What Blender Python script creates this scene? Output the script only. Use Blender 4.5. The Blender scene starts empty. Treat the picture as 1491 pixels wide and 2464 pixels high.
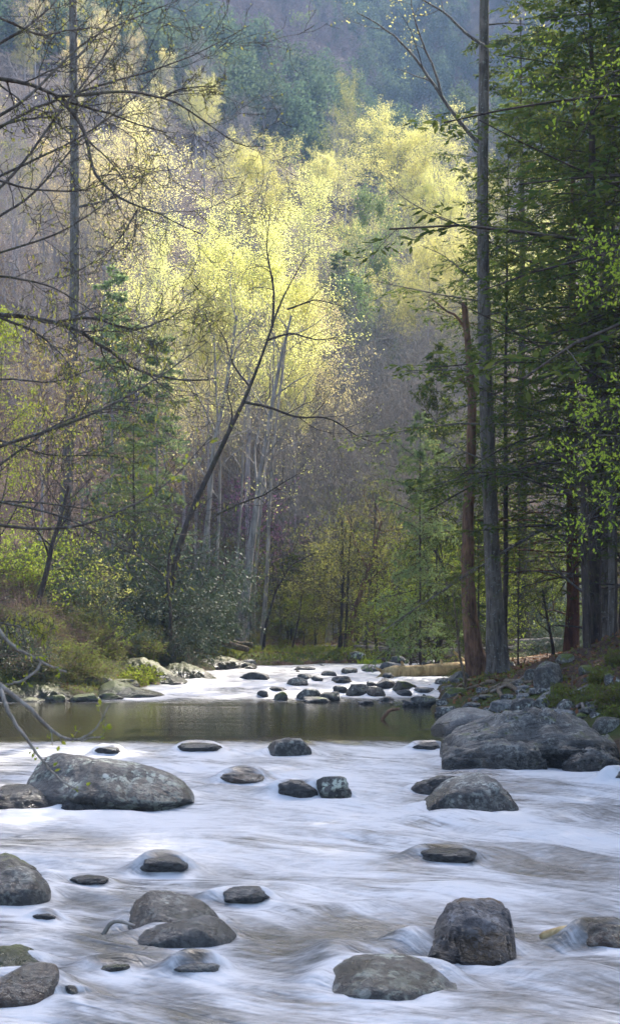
import bpy, math, random
import numpy as np
PI = math.pi
# ------------------------------------------------------------------ camera, sky, sun, exposure
scn = bpy.context.scene
COL = scn.collection
CAMZ = 2.6
cam_d = bpy.data.cameras.new('camera'); cam = bpy.data.objects.new('camera', cam_d); COL.objects.link(cam)
cam.location = (0, 0, CAMZ); cam.rotation_euler = (PI/2, 0, 0)
cam_d.sensor_fit = 'VERTICAL'; cam_d.sensor_height = 36; cam_d.lens = 1700/1024*36
cam_d.shift_y = 118/1024; cam_d.clip_start = 0.1; cam_d.clip_end = 4000
cam_d.dof.use_dof = True; cam_d.dof.focus_distance = 36; cam_d.dof.aperture_fstop = 11
scn.camera = cam
SUN_EL, SUN_AZ = math.radians(40), math.radians(25)
world = bpy.data.worlds.new('World'); scn.world = world; world.use_nodes = True
wt = world.node_tree; wt.nodes.clear()
sky = wt.nodes.new('ShaderNodeTexSky'); sky.sky_type = 'NISHITA'; sky.sun_disc = False
sky.sun_elevation = SUN_EL; sky.sun_rotation = SUN_AZ
sky.dust_density = 2.5; sky.ozone_density = 0.5; sky.air_density = 0.9
bg = wt.nodes.new('ShaderNodeBackground'); bg.inputs['Strength'].default_value = 0.15
wo = wt.nodes.new('ShaderNodeOutputWorld')
wt.links.new(sky.outputs[0], bg.inputs[0]); wt.links.new(bg.outputs[0], wo.inputs[0])
sun_d = bpy.data.lights.new('sun', 'SUN'); sun_d.energy = 3.0; sun_d.angle = math.radians(0.5); sun_d.color = (1, 0.93, 0.82)
sun = bpy.data.objects.new('sun', sun_d); COL.objects.link(sun)
sun.rotation_euler = (-(PI/2 - SUN_EL), 0, -SUN_AZ)   # light travels from ahead (+Y) down towards the camera
sun.location = (20, 100, 90)
vs = scn.view_settings; vs.view_transform = 'Standard'; vs.look = 'None'; vs.gamma = 1; vs.use_curve_mapping = False
vs.exposure = 2.08
scn.render.engine = 'CYCLES'
cy = scn.cycles
cy.use_denoising = True; cy.denoising_prefilter = 'FAST'; cy.sample_clamp_direct = 8; cy.sample_clamp_indirect = 3
cy.max_bounces = 8; cy.diffuse_bounces = 3; cy.glossy_bounces = 3; cy.transmission_bounces = 6; cy.volume_bounces = 0
cy.transparent_max_bounces = 8; cy.caustics_reflective = False; cy.caustics_refractive = False
HAZE_DENSITY = 0.00030

# ------------------------------------------------------------------ numpy helpers
FR = 4094.0; CX = 745.5; HY = 1517.0
def wx(rx, Y): return (rx-CX)/FR*Y
def wz(ry, Y): return CAMZ + (HY-ry)/FR*Y

def _hash(ix, iy, iz, seed):
    n = (ix*374761393 + iy*668265263 + iz*1442695041 + seed*1274126177) & 0xffffffff
    n = ((n ^ (n >> 13))*1274126177) & 0xffffffff
    n = ((n ^ (n >> 15))*2246822519) & 0xffffffff
    return ((n ^ (n >> 16)) & 0xffff)/32767.5 - 1.0
def vnoise(p, seed=0):
    p = np.asarray(p, float); f = np.floor(p); t = p-f; i = f.astype(np.int64)
    t = t*t*t*(t*(t*6-15)+10)
    x, y, z = i[..., 0], i[..., 1], i[..., 2]; u, v, w = t[..., 0], t[..., 1], t[..., 2]
    def h(a, b, c): return _hash(x+a, y+b, z+c, seed)
    a = h(0,0,0)*(1-u)+h(1,0,0)*u; b = h(0,1,0)*(1-u)+h(1,1,0)*u
    c = h(0,0,1)*(1-u)+h(1,0,1)*u; d = h(0,1,1)*(1-u)+h(1,1,1)*u
    return (a*(1-v)+b*v)*(1-w) + (c*(1-v)+d*v)*w
def fbm(p, seed=0, octv=4, gain=0.5):
    s = 0; a = 1.0; tot = 0
    for k in range(octv):
        s = s + a*vnoise(p*(2.03**k)+17.3*k, seed+k*31); tot += a; a *= gain
    return s/tot
def sstep(a, b, x):
    t = np.clip((x-a)/(b-a), 0, 1); return t*t*(3-2*t)
def unit(v): return v/np.maximum(np.linalg.norm(v, axis=-1, keepdims=True), 1e-9)

def mesh_np(name, V, F, mats=(), fm=None, smooth=True, attrs=None):
    """V (n,3); F list of (m,k) int arrays; fm list of material index arrays per F entry"""
    me = bpy.data.meshes.new(name)
    V = np.asarray(V, np.float32); me.vertices.add(len(V)); me.vertices.foreach_set('co', V.ravel())
    F = [np.asarray(f, np.int32) for f in F if len(f)]
    nl = sum(f.size for f in F); npoly = sum(len(f) for f in F)
    me.loops.add(nl); me.loops.foreach_set('vertex_index', np.concatenate([f.ravel() for f in F]))
    tot = np.concatenate([np.full(len(f), f.shape[1], np.int32) for f in F])
    st = np.concatenate([[0], np.cumsum(tot)[:-1]]).astype(np.int32)
    me.polygons.add(npoly); me.polygons.foreach_set('loop_start', st)
    if fm is not None: me.polygons.foreach_set('material_index', np.asarray(fm, np.int32))
    me.polygons.foreach_set('use_smooth', np.full(npoly, smooth, bool))
    me.update(calc_edges=True)
    for m in mats: me.materials.append(m)
    for k, a in (attrs or {}).items():
        a = np.asarray(a, np.float32)
        if a.ndim == 1:
            at = me.attributes.new(k, 'FLOAT', 'POINT'); at.data.foreach_set('value', a)
        else:
            at = me.attributes.new(k, 'FLOAT_VECTOR', 'POINT'); at.data.foreach_set('vector', a.ravel())
    return me

class MB:
    """collects pieces of one mesh"""
    def __init__(s): s.V = []; s.F = {3: [], 4: []}; s.n = 0
    def add(s, V, F):
        s.V.append(V.reshape(-1, 3)); F = np.asarray(F); s.F[F.shape[1]].append(F+s.n); s.n += len(s.V[-1]); return s
    def tubes(s, P, R, k=5):
        V, F = tubes(P, R, k); return s.add(V, F)
    def mesh(s, name, mats, smooth=True, attrs=None):
        F = [np.concatenate(s.F[q]) for q in (3, 4) if s.F[q]]
        return mesh_np(name, np.concatenate(s.V), F, mats, smooth=smooth, attrs=attrs)

def tubes(P, R, k=5):
    """P (B,n,3) polylines, R (B,n) radii"""
    P = np.asarray(P, float); R = np.asarray(R, float)
    B, n, _ = P.shape
    T = unit(np.gradient(P, axis=1))
    D = unit(P[:, -1]-P[:, 0])
    ref = np.where(np.abs(D[:, 2:3]) > 0.75, np.array([[1., 0.17, 0]]), np.array([[0, 0.1, 1.]]))
    U = unit(np.cross(T, np.broadcast_to(ref[:, None], T.shape))); W = np.cross(T, U)
    a = np.arange(k)*2*PI/k
    V = P[:, :, None]+R[:, :, None, None]*(U[:, :, None]*np.cos(a)[None, None, :, None]+W[:, :, None]*np.sin(a)[None, None, :, None])
    idx = np.arange(B*n*k).reshape(B, n, k); nx = np.roll(idx, -1, axis=2)
    F = np.stack([idx[:, :-1], nx[:, :-1], nx[:, 1:], idx[:, 1:]], -1).reshape(-1, 4)
    return V.reshape(-1, 3), F

def leaf_quads(P, D, N, L, W):
    """rhombic leaves: base P, pointing D, face normal N"""
    D = unit(D); S = unit(np.cross(D, N)); L = np.asarray(L)[:, None]; W = np.asarray(W)[:, None]
    V = np.stack([P, P+D*L*0.5+S*W*0.5, P+D*L, P+D*L*0.5-S*W*0.5], 1)
    return V.reshape(-1, 3), np.arange(len(P)*4).reshape(-1, 4)

def resample(P, n):
    P = np.asarray(P, float); d = np.concatenate([[0], np.cumsum(np.linalg.norm(np.diff(P, axis=0), axis=1))])
    t = np.linspace(0, d[-1], n); Q = np.stack([np.interp(t, d, P[:, i]) for i in range(3)], 1)
    for _ in range(2): Q[1:-1] = Q[1:-1]*0.5+0.25*(Q[:-2]+Q[2:])
    return Q

def grow(rng, P, R, per, t0, t1, ang, length, n=6, wander=0.25, up=0.0, rs=0.55, shape=None, flat=0.0):
    """children on every parent polyline. length: fraction of the parent's length"""
    B, m, _ = P.shape
    plen = np.linalg.norm(np.diff(P, axis=1), axis=2).sum(1)
    t = (np.arange(per)[None]+rng.random((B, per)))/per*(t1-t0)+t0
    f = t*(m-1); i = np.minimum(f.astype(int), m-2); fr = (f-i)[..., None]
    b = np.arange(B)[:, None]
    base = P[b, i]*(1-fr)+P[b, i+1]*fr
    tan = unit(P[b, i+1]-P[b, i])
    pr = R[b, i]*(1-fr[..., 0])+R[b, i+1]*fr[..., 0]
    base = base.reshape(-1, 3); tan = tan.reshape(-1, 3); pr = pr.ravel(); tt = t.ravel()
    K = len(base)
    az = (np.arange(K)*2.39996+rng.random(K)*1.2)[:, None]
    ref = np.where(np.abs(tan[:, 2:3]) > 0.9, np.array([[1., 0, 0]]), np.array([[0, 0, 1.]]))
    U = unit(np.cross(tan, ref)); W = np.cross(tan, U)
    side = U*np.cos(az)+W*np.sin(az)*(1-flat)
    side = unit(side)
    A = np.radians(ang)*(0.75+0.5*rng.random(K))[:, None]
    D = tan*np.cos(A)+side*np.sin(A)
    Ls = np.repeat(plen, per)*length*(0.6+0.7*rng.random(K))
    if shape is not None: Ls = Ls*shape(tt)
    Q = np.zeros((K, n, 3)); Q[:, 0] = base; step = (Ls/(n-1))[:, None]
    for j in range(1, n):
        D = D+rng.normal(0, wander, (K, 3))+np.array([0, 0, up]); D = unit(D)
        Q[:, j] = Q[:, j-1]+D*step
    r0 = np.minimum(pr*rs, pr*0.9)
    RR = r0[:, None]*np.linspace(1, 0.3, n)[None]
    return Q, RR

# ------------------------------------------------------------------ objects
def tag(o, label, cat, group=None):
    o['label'] = label; o['category'] = cat
    if group: o['group'] = group
    return o
def link(name, me, parent=None, kind=None, loc=None):
    o = bpy.data.objects.new(name, me); COL.objects.link(o)
    if parent: o.parent = parent
    if kind: o['kind'] = kind
    if loc is not None: o.location = loc
    return o
def empty(name, loc=(0, 0, 0), rz=0.0, sc=(1, 1, 1)):
    o = bpy.data.objects.new(name, None); COL.objects.link(o)
    o.location = loc; o.rotation_euler = (0, 0, rz); o.scale = sc; o.empty_display_size = 0.3
    return o

# ------------------------------------------------------------------ materials
class NT:
    def __init__(s, name):
        s.m = bpy.data.materials.new(name); s.m.use_nodes = True; s.t = s.m.node_tree; s.t.nodes.clear()
        s.out = s.n('ShaderNodeOutputMaterial')
    def n(s, typ, ins=None, **kw):
        nd = s.t.nodes.new(typ)
        for k, v in kw.items(): setattr(nd, k, v)
        for k, v in (ins or {}).items(): s.set(nd.inputs[k], v)
        return nd
    def set(s, sock, v):
        if isinstance(v, bpy.types.NodeSocket): s.t.links.new(v, sock)
        elif isinstance(v, bpy.types.Node): s.t.links.new(v.outputs[0], sock)
        else:
            if isinstance(v, (tuple, list)) and len(v) == 3 and sock.type == 'RGBA': v = (*v, 1)
            sock.default_value = v
    def mix(s, f, a, b, blend='MIX'):
        nd = s.n('ShaderNodeMix', data_type='RGBA', blend_type=blend)
        s.set(nd.inputs[0], f); s.set(nd.inputs[6], a); s.set(nd.inputs[7], b); return nd.outputs[2]
    def math(s, op, a, b=0.0, clamp=False):
        nd = s.n('ShaderNodeMath', operation=op, use_clamp=clamp); s.set(nd.inputs[0], a); s.set(nd.inputs[1], b); return nd.outputs[0]
    def ramp(s, f, lo, hi):
        nd = s.n('ShaderNodeMapRange', interpolation_type='SMOOTHSTEP'); s.set(nd.inputs[0], f); nd.inputs[1].default_value = lo; nd.inputs[2].default_value = hi
        return nd.outputs[0]
    def noise(s, vec, scale, detail=4, rough=0.55, dist=0.0):
        nd = s.n('ShaderNodeTexNoise', {'Scale': scale, 'Detail': detail, 'Roughness': rough, 'Distortion': dist})
        if vec is not None: s.set(nd.inputs['Vector'], vec)
        return nd.outputs[0]
    def coord(s, which='Object', scale=None):
        v = s.n('ShaderNodeTexCoord').outputs[which]
        if scale:
            mp = s.n('ShaderNodeMapping'); s.set(mp.inputs[0], v); mp.inputs[3].default_value = scale; v = mp.outputs[0]
        return v
    def bump(s, h, strength=0.5, dist=0.05):
        return s.n('ShaderNodeBump', {'Height': h, 'Strength': strength, 'Distance': dist}).outputs[0]
    def done(s, sh): s.t.links.new(sh.outputs[0] if isinstance(sh, bpy.types.Node) else sh, s.out.inputs[0]); return s.m

def leaf_mat(name, c1, c2, trans=0.5, gloss=0.0, rough=0.4, hue=0.03, c3=None):
    t = NT(name)
    isl = t.n('ShaderNodeNewGeometry').outputs['Random Per Island']
    ob = t.n('ShaderNodeObjectInfo').outputs['Random']
    col = t.mix(isl, c1, c2)
    if c3 is not None:
        nz = t.ramp(t.noise(t.coord('Object'), 0.35, 3), 0.42, 0.62)
        col = t.mix(nz, col, c3)
    hs = t.n('ShaderNodeHueSaturation'); t.set(hs.inputs['Color'], col)
    t.set(hs.inputs['Hue'], t.math('MULTIPLY_ADD', ob, hue)); hs.inputs['Hue'].default_value = 0.5
    mm = t.n('ShaderNodeMath', operation='MULTIPLY_ADD'); t.set(mm.inputs[0], ob); mm.inputs[1].default_value = hue; mm.inputs[2].default_value = 0.5-hue/2
    t.set(hs.inputs['Hue'], mm.outputs[0])
    mv = t.n('ShaderNodeMath', operation='MULTIPLY_ADD'); t.set(mv.inputs[0], ob); mv.inputs[1].default_value = 0.4; mv.inputs[2].default_value = 0.8
    t.set(hs.inputs['Value'], mv.outputs[0])
    d = t.n('ShaderNodeBsdfDiffuse', {'Color': hs.outputs[0]}); tr = t.n('ShaderNodeBsdfTranslucent', {'Color': hs.outputs[0]})
    mx = t.n('ShaderNodeMixShader', {0: trans, 1: d, 2: tr})
    if gloss:
        g = t.n('ShaderNodeBsdfGlossy', {'Color': (1, 1, 1), 'Roughness': rough})
        mx = t.n('ShaderNodeMixShader', {0: gloss, 1: mx, 2: g})
    return t.done(mx)

def bark_mat(name, c1, c2, scale=1.0, moss=0.0, lichen=0.0, rid=0.6):
    t = NT(name)
    v = t.coord('Object', (9*scale, 9*scale, 1.6*scale))
    rg = t.noise(v, 1.0, 6, 0.65, 0.4)
    f = t.noise(t.coord('Object'), 2.2*scale, 4)
    col = t.mix(t.ramp(rg, 0.3, 0.72), c1, c2)
    col = t.mix(t.math('MULTIPLY', t.ramp(f, 0.5, 0.75), 0.5), col, (c2[0]*1.25, c2[1]*1.2, c2[2]*1.15))
    if lichen:
        l = t.noise(t.coord('Object'), 11*scale, 5, 0.7)
        col = t.mix(t.math('MULTIPLY', t.ramp(l, 0.56, 0.68), lichen), col, (0.36, 0.38, 0.33))
    if moss:
        l = t.noise(t.coord('Object'), 1.3*scale, 5, 0.7)
        col = t.mix(t.math('MULTIPLY', t.ramp(l, 0.5, 0.62), moss), col, (0.07, 0.085, 0.02))
    b = t.n('ShaderNodeBsdfPrincipled', {'Base Color': col, 'Roughness': 0.9, 'Specular IOR Level': 0.2, 'Normal': t.bump(rg, rid, 0.04)})
    return t.done(b)

def rock_mat(name, c1, c2, lichen=0.3, lcol=(0.42, 0.42, 0.36), moss=0.0, mossc=(0.10, 0.115, 0.02), spots=0.0, scale=1.0, layer=None, stain=None):
    t = NT(name)
    oc = t.coord('Object')
    if layer:
        m0 = t.n('ShaderNodeMapping'); t.set(m0.inputs[0], oc); m0.inputs[2].default_value = (0.35, layer[0], 0)
        mp = t.n('ShaderNodeMapping'); t.set(mp.inputs[0], m0.outputs[0]); mp.inputs[3].default_value = (layer[1], layer[1]*1.3, layer[2]); lv = mp.outputs[0]
    else: lv = oc
    n1 = t.noise(lv, 2.1*scale, 6, 0.62, 0.3)
    n2 = t.noise(oc, 14*scale, 6, 0.7)
    n3 = t.noise(oc, 46*scale, 3, 0.7)
    col = t.mix(t.ramp(n1, 0.32, 0.68), c1, c2)
    col = t.mix(t.math('MULTIPLY', t.ramp(n2, 0.42, 0.7), 0.55), col, (c2[0]*1.35, c2[1]*1.33, c2[2]*1.3))
    col = t.mix(t.math('MULTIPLY', t.ramp(n3, 0.50, 0.66), 0.7), col, (c1[0]*0.3, c1[1]*0.3, c1[2]*0.3))
    n4 = t.noise(lv, 5.5*scale, 5, 0.7, 0.5)
    col = t.mix(t.math('MULTIPLY', t.ramp(n4, 0.52, 0.66), 0.75), col, (c1[0]*0.28, c1[1]*0.28, c1[2]*0.27))
    if stain:
        s = t.noise(oc, 1.1*scale, 3, 0.5); col = t.mix(t.math('MULTIPLY', t.ramp(s, 0.5, 0.62), 0.8), col, stain)
    if lichen:
        big = t.ramp(t.noise(oc, 2.6*scale, 4, 0.6), 0.42, 0.56)
        l = t.ramp(t.noise(oc, 15*scale, 5, 0.75), 0.48, 0.55)
        col = t.mix(t.math('MULTIPLY', t.math('MULTIPLY', big, l), lichen), col, lcol)
    if spots:
        vo = t.n('ShaderNodeTexVoronoi', {'Scale': 9*scale}); t.set(vo.inputs['Vector'], t.n('ShaderNodeMapping', {0: oc}).outputs[0])
        nn = t.noise(oc, 30*scale, 3)
        sp = t.ramp(t.math('ADD', vo.outputs['Distance'], t.math('MULTIPLY', nn, 0.25)), 0.40, 0.32)
        pk = t.ramp(t.n('ShaderNodeSeparateColor', {0: vo.outputs['Color']}).outputs[0], 1-spots, 1-spots+0.1)
        col = t.mix(t.math('MULTIPLY', t.math('MULTIPLY', sp, pk), 0.85), col, (0.46, 0.46, 0.40))
    if moss:
        nz = t.n('ShaderNodeSeparateXYZ', {0: t.n('ShaderNodeNewGeometry').outputs['Normal']}).outputs[2]
        mn = t.noise(oc, 2.4*scale, 5, 0.7)
        mk = t.ramp(t.math('ADD', t.math('MULTIPLY', nz, 0.35), mn), 0.98-0.5*moss, 1.1-0.5*moss)
        mc = t.mix(t.noise(oc, 25*scale, 3), (mossc[0]*0.45, mossc[1]*0.5, mossc[2]*0.5), (mossc[0]*1.5, mossc[1]*1.45, mossc[2]))
        col = t.mix(mk, col, mc)
    wet = t.n('ShaderNodeAttribute', attribute_name='wet').outputs['Fac']
    col = t.mix(wet, col, t.mix(0.72, col, (0.012, 0.011, 0.009)))
    ro = t.n('ShaderNodeMapRange'); t.set(ro.inputs[0], wet); ro.inputs[3].default_value = 0.58; ro.inputs[4].default_value = 0.22
    hh = t.math('ADD', t.math('MULTIPLY', n1, 1.6 if layer else 0.8), t.math('ADD', t.math('MULTIPLY', n2, 0.6), t.math('SUBTRACT', t.math('MULTIPLY', n3, 0.2), t.math('MULTIPLY', n4, 0.7))))
    b = t.n('ShaderNodeBsdfPrincipled', {'Base Color': col, 'Roughness': ro.outputs[0], 'Specular IOR Level': 0.4, 'Normal': t.bump(hh, 0.95, 0.09)})
    return t.done(b)

M = {}
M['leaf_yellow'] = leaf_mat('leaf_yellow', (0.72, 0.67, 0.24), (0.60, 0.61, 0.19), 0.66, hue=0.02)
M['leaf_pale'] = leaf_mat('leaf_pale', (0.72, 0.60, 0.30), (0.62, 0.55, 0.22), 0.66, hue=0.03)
M['leaf_olive'] = leaf_mat('leaf_olive', (0.36, 0.35, 0.09), (0.27, 0.26, 0.08), 0.58, hue=0.03)
M['leaf_fresh'] = leaf_mat('leaf_fresh', (0.22, 0.30, 0.035), (0.30, 0.34, 0.05), 0.6, hue=0.02)
M['leaf_under'] = leaf_mat('leaf_under', (0.13, 0.165, 0.04), (0.19, 0.19, 0.05), 0.5, hue=0.03)
M['leaf_copper'] = leaf_mat('leaf_copper', (0.34, 0.25, 0.09), (0.30, 0.27, 0.10), 0.55, hue=0.03)
M['leaf_redbud'] = leaf_mat('leaf_redbud', (0.24, 0.09, 0.21), (0.30, 0.14, 0.24), 0.5)
M['leaf_rhodo'] = leaf_mat('leaf_rhodo', (0.045, 0.075, 0.035), (0.075, 0.105, 0.045), 0.25, gloss=0.05, rough=0.5)
M['needle'] = leaf_mat('needle', (0.06, 0.095, 0.024), (0.13, 0.15, 0.04), 0.5, hue=0.02)
M['needle_soft'] = leaf_mat('needle_soft', (0.17, 0.24, 0.10), (0.22, 0.27, 0.11), 0.5, hue=0.02)
M['catkin'] = leaf_mat('catkin', (0.30, 0.27, 0.06), (0.26, 0.30, 0.06), 0.55)
M['far_green'] = leaf_mat('far_green', (0.06, 0.095, 0.055), (0.10, 0.135, 0.07), 0.45, hue=0.04)
M['far_bare'] = leaf_mat('far_bare', (0.095, 0.08, 0.095), (0.15, 0.125, 0.13), 0.3, hue=0.02)
M['far_olive'] = leaf_mat('far_olive', (0.20, 0.22, 0.06), (0.14, 0.17, 0.05), 0.4, hue=0.04)
M['bark_grey'] = bark_mat('bark_grey', (0.055, 0.045, 0.036), (0.17, 0.145, 0.12), 1.0, 0.15, 0.5)
M['bark_dark'] = bark_mat('bark_dark', (0.03, 0.022, 0.018), (0.085, 0.064, 0.05), 1.0, 0.25, 0.15)
M['bark_red'] = bark_mat('bark_red', (0.05, 0.024, 0.014), (0.14, 0.065, 0.035), 0.7, 0.0, 0.0)
M['bark_snag'] = bark_mat('bark_snag', (0.06, 0.034, 0.02), (0.21, 0.12, 0.075), 0.8, 0.1, 0.1)
M['bark_pale'] = bark_mat('bark_pale', (0.13, 0.11, 0.09), (0.33, 0.29, 0.25), 0.8, 0.1, 0.5, 0.35)
M['twig_grey'] = bark_mat('twig_grey', (0.20, 0.17, 0.16), (0.36, 0.31, 0.29), 0.6, 0, 0, 0.1)
M['twig_brown'] = bark_mat('twig_brown', (0.13, 0.085, 0.065), (0.24, 0.15, 0.12), 0.6, 0, 0, 0.1)
M['limb'] = bark_mat('limb', (0.035, 0.027, 0.022), (0.12, 0.10, 0.085), 2.5, 0.25, 0.4, 0.5)
M['limb_near'] = bark_mat('limb_near', (0.12, 0.10, 0.085), (0.27, 0.24, 0.21), 5, 0.1, 0.3, 0.4)
M['log_tan'] = bark_mat('log_tan', (0.24, 0.15, 0.065), (0.52, 0.38, 0.19), 0.9, 0.3, 0.2, 0.4)
M['log_grey'] = bark_mat('log_grey', (0.10, 0.075, 0.065), (0.28, 0.23, 0.21), 0.8, 0.2, 0.2, 0.6)
M['root'] = bark_mat('root', (0.06, 0.04, 0.025), (0.20, 0.15, 0.10), 2, 0.35, 0.2, 0.4)
G1, G2 = (0.036, 0.034, 0.031), (0.115, 0.110, 0.102)
M['rock_lichen'] = rock_mat('rock_lichen', (0.034, 0.030, 0.026), (0.115, 0.105, 0.09), 1.0, (0.42, 0.44, 0.35), 0.1, spots=0.3, scale=0.6)
M['rock_grey'] = rock_mat('rock_grey', G1, G2, 0.75, spots=0.25)
M['rock_smooth'] = rock_mat('rock_smooth', (0.085, 0.082, 0.08), (0.19, 0.185, 0.18), 0.4)
M['rock_spot'] = rock_mat('rock_spot', (0.045, 0.040, 0.035), (0.105, 0.094, 0.083), 0.6, spots=0.55, moss=0.1)
M['rock_dark'] = rock_mat('rock_dark', (0.035, 0.034, 0.034), (0.10, 0.098, 0.096), 0.2, layer=(0.35, 0.8, 3.0))
M['rock_slate'] = rock_mat('rock_slate', (0.04, 0.04, 0.046), (0.12, 0.12, 0.13), 0.5, (0.36, 0.36, 0.38), layer=(-0.3, 1.2, 4.5), scale=1.4, stain=(0.13, 0.075, 0.025))
M['rock_ledge'] = rock_mat('rock_ledge', (0.030, 0.028, 0.026), (0.15, 0.143, 0.13), 0.7, (0.34, 0.33, 0.29), 0.25, layer=(0.22, 0.6, 4.6))
M['rock_brown'] = rock_mat('rock_brown', (0.075, 0.05, 0.034), (0.19, 0.16, 0.125), 0.4, moss=0.05, stain=(0.14, 0.075, 0.045))
M['rock_moss'] = rock_mat('rock_moss', (0.05, 0.048, 0.04), (0.13, 0.12, 0.10), 0.4, moss=0.75)
M['rock_bank'] = rock_mat('rock_bank', (0.035, 0.032, 0.026), (0.105, 0.095, 0.08), 0.35, moss=0.35, spots=0.1)
M['rock_slab'] = rock_mat('rock_slab', (0.03, 0.027, 0.022), (0.09, 0.08, 0.066), 0.25, (0.28, 0.26, 0.22), 0.68, mossc=(0.09, 0.095, 0.018), layer=(0.25, 0.7, 4.0))

# ------------------------------------------------------------------ the lie of the land
LV_Y = [-30, 0, 11, 20, 29.6, 31.2, 32.6, 33.4, 47, 50, 56, 60, 66, 72, 80, 95]
LV_Z = [-0.4, -0.12, 0, 0.16, 0.31, 0.36, 0.47, 0.5, 0.5, 0.52, 0.66, 0.78, 0.93, 1.08, 1.15, 1.2]
def level(Y): return np.interp(Y, LV_Y, LV_Z)
def Y_of(ry):
    """depth at which the water surface shows at layout row ry"""
    Y = np.linspace(8, 90, 8000); r = HY+(CAMZ-level(Y))/Y*FR
    return float(np.interp(-ry, -r, Y))
SHORE = np.array([(-2.4,-30),(-2.5,8),(-3.4,12),(-4.4,17),(-6.4,26),(-8.2,36),(-9.6,46),(-9.2,49.5),(-6.6,51),(-6.0,55),(-4.7,61),(-4.1,67),(-3.4,70.5),(-1,73),(2.2,75.5),(6,77.5),(14,82),(26,86),
                  (26,79),(13,75),(8,71.5),(5.4,64),(4.3,57),(3.8,50),(3.1,44),(3.6,38),(4.6,33),(5.2,29),(4.9,24),(4.0,17),(3.2,10),(3.0,-30)], float)
def sdist(x, y):
    """signed distance to the shoreline, negative over the water"""
    p = np.stack([x, y], -1); A = SHORE; Bq = np.roll(SHORE, -1, axis=0)
    best = np.full(x.shape, 1e9); inside = np.zeros(x.shape, bool)
    for a, b in zip(A, Bq):
        e = b-a; w = p-a; t = np.clip((w@e)/(e@e), 0, 1)
        best = np.minimum(best, np.hypot(w[..., 0]-e[0]*t, w[..., 1]-e[1]*t))
        c = (a[1] > p[..., 1]) != (b[1] > p[..., 1])
        with np.errstate(divide='ignore', invalid='ignore'):
            xi = a[0]+(p[..., 1]-a[1])/(b[1]-a[1])*(b[0]-a[0])
        inside ^= c & (p[..., 0] < xi)
    return np.where(inside, -best, best)
def xleft(Y): return np.interp(Y, [-30, 8, 17, 26, 36, 48, 51, 61, 71, 80, 110, 200, 700], [-2.4, -2.5, -4.4, -6.4, -8.2, -9.4, -6.6, -4.7, -3.6, -4.5, -5, 4, 40])
def xright(Y): return np.interp(Y, [-30, 10, 24, 29, 38, 44, 57, 64, 71, 80, 120, 700], [3, 3.2, 4.9, 5.2, 3.6, 3.1, 4.3, 5.4, 8, 14, 24, 140])
def ground(x, y):
    x = np.asarray(x, float); y = np.asarray(y, float)
    d = sdist(x, y); lev = level(y)
    bed = lev-0.12-0.35*np.minimum(-d, 1.3)
    ex = np.maximum(d, 0)
    out = lev+0.10+0.22*np.minimum(ex, 1.6)+0.015*np.minimum(ex, 40)
    dl = np.maximum(xleft(y)-x-1.2, 0); out = out+0.45*np.minimum(dl, 45)+0.22*np.maximum(dl-45, 0)
    sr = np.interp(y, [-30, 20, 46, 54, 110, 160], [0.12, 0.3, 0.36, 0.07, 0.05, 0.2])
    dr = np.maximum(x-xright(y)-0.9, 0); out = out+sr*np.minimum(dr, 12)+0.10*np.maximum(dr-12, 0)*(y < 1e9)
    hill = np.interp(y, [0, 100, 112, 150, 200, 300, 450, 640, 760, 1000], [0, 0, 1.5, 15, 36, 80, 140, 246, 310, 290])
    out = out+hill
    far = sstep(180, 380, y)
    p2 = np.stack([x/70, y/110, 0*x], -1); out = out+far*20*fbm(p2, 5, 4)-far*10*np.exp(-((x/np.maximum(y, 1)-0.06)/0.03)**2-((y-400)/110)**2)
    out = out+(0.06+0.1*sstep(1, 5, ex))*fbm(np.stack([x/1.1, y/1.1, 0*x], -1), 9, 4)*np.minimum(ex+0.2, 1)
    return np.where(d < 0, bed, out)
def gz(x, y): return float(ground(np.array([x]), np.array([y]))[0])

ty = np.concatenate([np.linspace(-30, 8, 20), np.linspace(9, 120, 300), np.linspace(122, 300, 90), np.linspace(305, 1000, 90)])
ts = np.concatenate([np.linspace(-1, -0.3, 40)[:-1], np.linspace(-0.3, 0.3, 230), np.linspace(0.3, 1, 40)[1:]])
TY, TS = np.meshgrid(ty, ts, indexing='ij'); TX = TS*(30+0.55*np.maximum(TY, 0))
TZ = ground(TX, TY)
nr, nc = TY.shape; ii = np.arange(nr*nc).reshape(nr, nc)
tq = np.stack([ii[:-1, :-1], ii[:-1, 1:], ii[1:, 1:], ii[1:, :-1]], -1).reshape(-1, 4)
def ground_mat():
    t = NT('forest_floor'); oc = t.coord('Object')
    n1 = t.noise(oc, 0.9, 5, 0.65); n2 = t.noise(oc, 9, 5, 0.7); n3 = t.noise(oc, 34, 3, 0.7)
    col = t.mix(t.ramp(n2, 0.35, 0.65), (0.030, 0.021, 0.014), (0.11, 0.065, 0.04))
    col = t.mix(t.math('MULTIPLY', t.ramp(n3, 0.55, 0.7), 0.6), col, (0.20, 0.13, 0.085))
    moss = t.n('ShaderNodeAttribute', attribute_name='moss').outputs['Fac']
    mk = t.ramp(t.math('ADD', t.math('MULTIPLY', moss, 0.5), n1), 0.72, 0.86)
    col = t.mix(mk, col, t.mix(n2, (0.022, 0.03, 0.008), (0.09, 0.10, 0.022)))
    h = t.math('ADD', n2, t.math('MULTIPLY', n3, 0.5))
    return t.done(t.n('ShaderNodeBsdfPrincipled', {'Base Color': col, 'Roughness': 0.95, 'Specular IOR Level': 0.15, 'Normal': t.bump(h, 0.8, 0.08)}))
D = sdist(TX, TY)
mossa = np.clip(0.85-np.abs(D-1.2)/3.0, 0, 1)*(TY < 95)
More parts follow.
